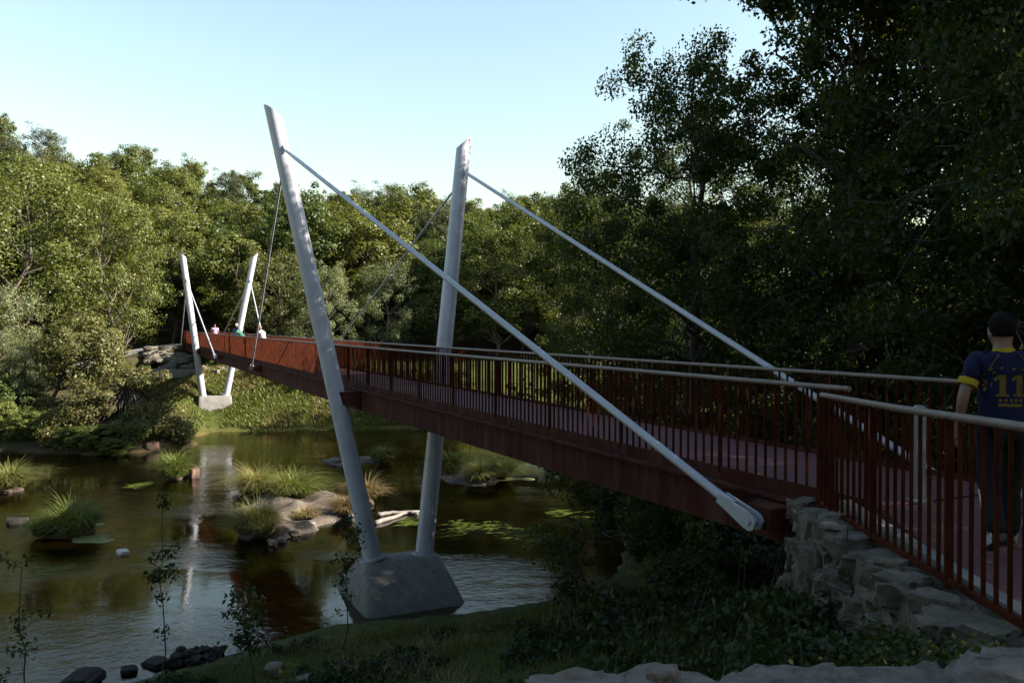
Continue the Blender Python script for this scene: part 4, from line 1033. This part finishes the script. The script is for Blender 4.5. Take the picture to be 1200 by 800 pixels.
# ------------------------------------------------------------------ people
def skin_obj(name, J, E, mat, parent, levels=2, root=0):
    """J: list of (co, (rx,ry)); E: edges"""
    me = bpy.data.meshes.new(name); me.from_pydata([j[0] for j in J], E, []); me.update()
    o = link(name, me, None)
    sk = o.modifiers.new('skin', 'SKIN'); sk.use_smooth_shade = True
    for i, j in enumerate(J):
        v = me.skin_vertices[0].data[i]; v.radius = j[1] if hasattr(j[1], '__len__') else (j[1], j[1]); v.use_root = (i == root)
    ss = o.modifiers.new('sub', 'SUBSURF'); ss.levels = levels; ss.render_levels = levels
    dg = bpy.context.evaluated_depsgraph_get(); dg.update()
    nm = bpy.data.meshes.new_from_object(o.evaluated_get(dg)); o.modifiers.clear(); o.data = nm; nm.name = name
    if name in ('shirt', 'trousers') and levels > 1:
        for v in nm.vertices: v.co += v.normal * (.011 * mnoise.noise(v.co * 11) + .007 * mnoise.noise(Vector((v.co.x * 8, v.co.y * 8, v.co.z * 26))))
    nm.materials.clear(); nm.materials.append(mat); nm.shade_smooth(); o.parent = parent
    return o
def lerp3(a, b, f): return tuple(a[i] + (b[i] - a[i]) * f for i in range(3))
def person(loc, rz, label, pose, cloth, fine=True, scale=1.0, group=None):
    rt = empty('person', loc, rz); rt.scale = (scale,) * 3; tag(rt, label, 'person', group)
    P = dict(pel=(0, 0, .95), sp=(0, .0, 1.12), ch=(0, .0, 1.30), nb=(0, -.01, 1.46), nk=(0, .01, 1.52), h1=(0, .025, 1.59), h2=(0, .02, 1.665), h3=(0, .01, 1.72),
             lh=(-.095, 0, .90), rh=(.095, 0, .90), lk=(-.11, .03, .50), rk=(.11, .03, .50), la=(-.11, -.02, .10), ra=(.11, -.02, .10),
             ls=(-.19, -.01, 1.41), rs=(.19, -.01, 1.41), le=(-.25, -.04, 1.13), re=(.25, -.04, 1.13), lw=(-.26, .06, .89), rw=(.26, .06, .89))
    P.update(pose)
    J = []; idx = {}; E = []
    def jt(k, r, co=None): idx[k] = len(J); J.append((co or P[k], r)); return idx[k]
    def ed(*ks):
        for a, b in zip(ks[:-1], ks[1:]): E.append((idx[a], idx[b]))
    rad = dict(pel=(.155, .11), sp=(.15, .105), ch=(.165, .11), nb=(.085, .07), nk=(.058, .06), h1=(.072, .085), h2=(.08, .096), h3=(.055, .066), lh=.085, rh=.085, lk=.058, rk=.058, la=.04, ra=.04,
               ls=.058, rs=.058, le=.043, re=.043, lw=.029, rw=.029)
    for k, r in rad.items(): jt(k, r)
    ed('pel', 'sp', 'ch', 'nb', 'nk', 'h1', 'h2', 'h3'); ed('pel', 'lh', 'lk', 'la'); ed('pel', 'rh', 'rk', 'ra'); ed('ch', 'ls', 'le', 'lw'); ed('ch', 'rs', 're', 'rw')
    for s in 'lr':   # hands, ears, feet
        w = Vector(P[s + 'w']); e = Vector(P[s + 'e']); d = (w - e).normalized(); sg = -1 if s == 'l' else 1
        jt(s + 'palm', (.034, .02), tuple(w + d * .07)); ed(s + 'w', s + 'palm')
        if fine:
            fw = Vector((0, 1, 0)); fw = (fw - d * fw.dot(d)).normalized(); inn = Vector((-sg, 0, 0)); inn = (inn - d * inn.dot(d)).normalized()
            for q, (o, L) in enumerate(((.03, .075), (.01, .085), (-.01, .078), (-.03, .06))):
                a = w + d * .115 + fw * o; jt(f'{s}f{q}a', .0095, tuple(a)); jt(f'{s}f{q}b', .009, tuple(a + d * L * .5 + inn * .012)); jt(f'{s}f{q}c', .007, tuple(a + d * L * .8 + inn * .045))
                ed(s + 'palm', f'{s}f{q}a', f'{s}f{q}b', f'{s}f{q}c')
            a = w + d * .045 + fw * .035; jt(s + 'ta', .011, tuple(a)); jt(s + 'tb', .009, tuple(a + d * .045 + fw * .02 + inn * .012)); ed(s + 'palm', s + 'ta', s + 'tb')
        A = Vector(P[s + 'a']); kd = (A - Vector(P[s + 'k'])).normalized()
        fwd = Vector((0, 1, 0)); fwd = (fwd - kd * fwd.dot(kd) * .85).normalized()
        jt(s + 'toe', (.035, .025), tuple(A + kd * .045 + fwd * .14)); ed(s + 'a', s + 'toe')
    if fine:
        for s, sg in (('l', -1), ('r', 1)):
            c = Vector(P['h1']) + Vector((sg * .082, -.005, .03)); jt(s + 'ear', (.012, .026), tuple(c)); ed('h1', s + 'ear')
        jt('nose', .013, tuple(Vector(P['h1']) + Vector((0, .103, .02)))); ed('h1', 'nose')
    skin_obj('body', J, E, M['skin'], rt, 2 if fine else 1)
    if fine:
        for sg in (-1, 1):
            m = MB(); v, f = rock_verts(Vector(P['h1']) + Vector((sg * .03, .078, .045)), (.012, .008, .009), 1, 2, 0); m.add(v, f); m.build('eye', M['white_cloth'], rt, smooth=True)
    # shirt with short sleeves
    g = 1.13
    lsl, rsl = lerp3(P['ls'], P['le'], .60), lerp3(P['rs'], P['re'], .60)
    J2 = [(lerp3(P['pel'], P['sp'], -.5), (.186, .138)), (P['sp'], (.188, .138)), (P['ch'], (.195, .138)), (lerp3(P['ch'], P['nb'], 1.0), (.10, .09)), (P['ls'], .078), (lsl, .066), (P['rs'], .078), (rsl, .066), (lerp3(P['ch'], P['nb'], .55), (.185, .115))]
    sh = skin_obj('shirt', J2, [(0, 1), (1, 2), (2, 8), (8, 3), (8, 4), (4, 5), (8, 6), (6, 7)], cloth['shirt'], rt, 2 if fine else 1, 1)
    J3 = [(P['pel'], (.165, .122)), (P['lh'], .098), (P['lk'], .078), (lerp3(P['lk'], P['la'], 1.05), .072), (P['rh'], .098), (P['rk'], .078), (lerp3(P['rk'], P['ra'], 1.05), .072)]
    skin_obj('trousers', J3, [(0, 1), (1, 2), (2, 3), (0, 4), (4, 5), (5, 6)], cloth['trousers'], rt, 2 if fine else 1)
    for s in 'lr':
        A = Vector(P[s + 'a']); kd = (A - Vector(P[s + 'k'])).normalized(); fwd = Vector((0, 1, 0)); fwd = (fwd - kd * fwd.dot(kd) * .85).normalized()
        J4 = [(tuple(A + kd * .02 - fwd * .04), (.045, .05)), (tuple(A + kd * .055 + fwd * .06), (.05, .04)), (tuple(A + kd * .065 + fwd * .17), (.044, .03))]
        so = skin_obj('shoe', J4, [(0, 1), (1, 2)], cloth.get('shoes', M['rubber']), rt, 2 if fine else 1)
        if fine and cloth.get('stripe'):
            m = MB(); sg = -1 if s == 'l' else 1
            for k in range(3):
                c = A + kd * .03 + fwd * (.01 + .035 * k) + Vector((sg * .046, 0, 0)); m.box(c, fwd * .009, kd * .035 + fwd * .012, Vector((.006, 0, 0)))
            m.build('shoe_stripe', M['white_cloth'], so if False else rt)
    # hair cap
    hb = Vector(P['h2']) + Vector((0, -.008, .012)); m = MB(); rings = []
    for i in range(9):
        th = math.pi * .5 * i / 8; zz = math.sin(th) * .098; rr = math.cos(th)
        rings.append([hb + Vector((math.cos(2 * math.pi * k / 20) * .092 * rr, math.sin(2 * math.pi * k / 20) * .108 * rr - .004, zz)) for k in range(20)])
    low = []
    for dz, sh_ in ((-.09, .86), (-.05, .97)):
        low.append([hb + Vector((math.cos(2 * math.pi * k / 20) * .092 * sh_, min(.035, math.sin(2 * math.pi * k / 20) * .108 * sh_ - .006), dz if math.sin(2 * math.pi * k / 20) < .3 else dz * .2)) for k in range(20)])
    m.loft(low + rings); m.build('hair', cloth.get('hair', M['hair']), rt, smooth=True)
    return rt, sh, P
man, shirt, MP = person((3.66, 6.2, PATH_Z + .012), R(-8), 'man seen from behind on the red path in a navy shirt with yellow number 11',
    dict(lk=(-.11, -.02, .50), la=(-.14, -.26, .165), rk=(.11, .12, .51), ra=(.10, .10, .085), le=(-.30, -.06, 1.14), lw=(-.31, -.0, .90), re=(.30, -.02, 1.14), rw=(.30, .10, .91), h1=(.0, .035, 1.585), h2=(0, .035, 1.66), h3=(0, .025, 1.715)),
    dict(shirt=M['navy'], trousers=M['black_cloth'], shoes=M['rubber'], stripe=True))
# yellow cuffs, collar, number on the back
for s in 'lr':
    a = Vector(lerp3(MP[s + 's'], MP[s + 'e'], .55)); b_ = Vector(lerp3(MP[s + 's'], MP[s + 'e'], .72)); m = MB(); m.tube([a, b_], [.071, .072], 18, False)
    m.tube([b_, a], [.068, .067], 18, False); m.build('sleeve_cuff', M['yellow'], man, smooth=True)
m = MB(); nb = Vector(MP['nb']); m.tube([nb + Vector((0, 0, -.005)), nb + Vector((0, .004, .03))], [.082, .072], 20, False); m.tube([nb + Vector((0, .004, .03)), nb + Vector((0, 0, -.005))], [.068, .078], 20, False); m.build('collar', M['yellow'], man, smooth=True)
from mathutils.bvhtree import BVHTree
bv = BVHTree.FromPolygons([v.co[:] for v in shirt.data.vertices], [tuple(p.vertices) for p in shirt.data.polygons])
def on_back(x, z, lift=.004):
    h = bv.ray_cast(Vector((x, -1, z)), Vector((0, 1, 0)))
    return Vector((x, (h[0].y if h[0] else -.12) - lift, z))
def back_poly(m, poly):
    n = 3; vs = [on_back(x, z) for x, z in poly]; m.add(vs, [tuple(range(len(vs)))])
def back_quad(m, a, b_, w, n=5):
    """thick stroke from a to b in back coordinates"""
    d = Vector((b_[0] - a[0], b_[1] - a[1])).normalized(); p = Vector((-d.y, d.x)) * w / 2
    for i in range(n):
        q0 = Vector(a).lerp(Vector(b_), i / n); q1 = Vector(a).lerp(Vector(b_), (i + 1) / n)
        back_poly(m, [tuple(q0 - p), tuple(q1 - p), tuple(q1 + p), tuple(q0 + p)])
for cx in (-.052, .062):          # the figure 11
    m = MB()
    back_quad(m, (cx, 1.145), (cx, 1.30), .042, 6); back_quad(m, (cx - .052, 1.262), (cx - .018, 1.292), .022, 2); back_quad(m, (cx - .042, 1.152), (cx + .042, 1.152), .018, 4)
    m.build('number_digit', M['yellow_print'], man)
def stroke(*a):
    m = MB(); back_quad(m, *a); m.build('print_stroke', M['yellow_print'], man)
for s in (-1, 1):
    for an in (-28, 0, 28):
        c = math.cos(R(an)); sn = math.sin(R(an)); stroke((s * .118, 1.225 + sn * .02), (s * (.118 + .075 * c), 1.225 + sn * .085), .018, 2)
for k in range(5): stroke((-.075 + k * .035, 1.115), (-.055 + k * .035, 1.115), .022, 1)
stroke((-.08, 1.08), (.085, 1.08), .022, 6)
for x_, z_ in ((-.12, 1.31), (-.07, 1.345), (.01, 1.34), (.08, 1.335), (-.14, 1.335)): stroke((x_, z_), (x_ + .02, z_ + .012), .012, 1)
m = MB()
for s in (-1, 1): m.tube([on_back(s * (.07 + .10 * f), 1.46 - .17 * f ** 1.3 - .01, .002) for f in (.0, .25, .5, .75, 1)], .004, 6)
m.build('shirt_piping', M['yellow_print'], man)
m = MB()
for s in 'lr':
    K, A = Vector(MP[s + 'k']), Vector(MP[s + 'a']); sg = -1 if s == 'l' else 1
    a, b_ = K.lerp(A, .15), K.lerp(A, .85); m.box((a + b_) / 2 + Vector((sg * .072, 0, 0)), (b_ - a) / 2, Vector((0, .009, 0)), Vector((.004, 0, 0)))
m.build('trouser_stripe', M['white_cloth'], man)
person((4.30, 6.55, PATH_Z + .012), R(-10), 'second walker in dark trousers mostly cut off by the right edge', dict(lk=(-.11, .10, .52), la=(-.11, .14, .10), rk=(.11, -.02, .5), ra=(.1, -.2, .13)), dict(shirt=M['white_cloth'], trousers=M['black_cloth'], shoes=M['white_cloth']))
# four people far away on the deck
def far_person(px, t, label, pose, cloth, rz=0.0, sc=1.0):
    lo, hi = 0, BW
    best = min((abs(600 + F_PX * bp(t, o).x / bp(t, o).y - px), o) for o in np.linspace(.3, BW - .3, 30))
    person(bp(t, best[1], .005), rz, label, pose, cloth, False, sc)
bend = dict(sp=(0, .12, 1.08), ch=(0, .26, 1.22), nb=(0, .36, 1.34), nk=(0, .40, 1.38), h1=(0, .45, 1.42), h2=(0, .47, 1.49), h3=(0, .47, 1.54), ls=(-.19, .30, 1.28), rs=(.19, .30, 1.28), le=(-.24, .50, 1.14), re=(.24, .50, 1.14), lw=(-.16, .72, 1.14), rw=(.16, .72, 1.14))
far_person(252, 56, 'distant person in a pink and white top at the far end of the deck', {}, dict(shirt=M['pink_cloth'], trousers=M['blue_cloth']), R(200))
far_person(277, 47.0, 'distant person in blue with light hair beside the green shirted one', {}, dict(shirt=M['blue_cloth'], trousers=M['black_cloth'], hair=M['beige_cloth']), R(160))
far_person(285, 44.6, 'distant person in a green shirt bending forward over the railing', bend, dict(shirt=M['green_cloth'], trousers=M['beige_cloth']), R(70))
far_person(309, 38.5, 'distant auburn haired person in a white top leaning on the railing', {k: (v[0], v[1] * .5, v[2] + .05) if k not in ('lw', 'rw') else v for k, v in bend.items()}, dict(shirt=M['white_cloth'], trousers=M['blue_cloth'], hair=M['hair_red']), R(80))

# ------------------------------------------------------------------ light, sky, camera
w = bpy.data.worlds.new('World'); scene.world = w; w.use_nodes = True
nt = w.node_tree; bg = nt.nodes['Background']
sky = nt.nodes.new('ShaderNodeTexSky'); sky.sky_type = 'NISHITA'; sky.sun_disc = False
sky.sun_elevation = R(SUN_EL); sky.sun_rotation = R(SUN_AZ); sky.air_density = 1.75; sky.dust_density = 1.0; sky.ozone_density = 1.6; sky.altitude = 100
nt.links.new(sky.outputs[0], bg.inputs['Color']); bg.inputs['Strength'].default_value = .055
sun = bpy.data.lights.new('sun', 'SUN'); sun.energy = 5.0; sun.angle = R(.53); sun.color = (1, .92, .80)
so = bpy.data.objects.new('sun', sun); COL.objects.link(so)
sd_ = Vector((math.sin(R(SUN_AZ)) * math.cos(R(SUN_EL)), math.cos(R(SUN_AZ)) * math.cos(R(SUN_EL)), math.sin(R(SUN_EL))))
so.rotation_euler = sd_.to_track_quat('Z', 'Y').to_euler()
cam = bpy.data.cameras.new('camera'); cam.sensor_width = 36; cam.lens = 36 * F_PX / 1200; cam.clip_end = 3000; cam.clip_start = .05
co_ = bpy.data.objects.new('camera', cam); COL.objects.link(co_); co_.location = (0, 0, 0); co_.rotation_euler = (R(90) + PITCH, 0, 0)
scene.camera = co_
scene.view_settings.view_transform = 'Standard'; scene.view_settings.look = 'None'; scene.view_settings.exposure = 2.3; scene.view_settings.gamma = 1
scene.view_settings.use_curve_mapping = False
scene.cycles.max_bounces = 8; scene.cycles.transparent_max_bounces = 12; scene.cycles.caustics_reflective = False; scene.cycles.caustics_refractive = False
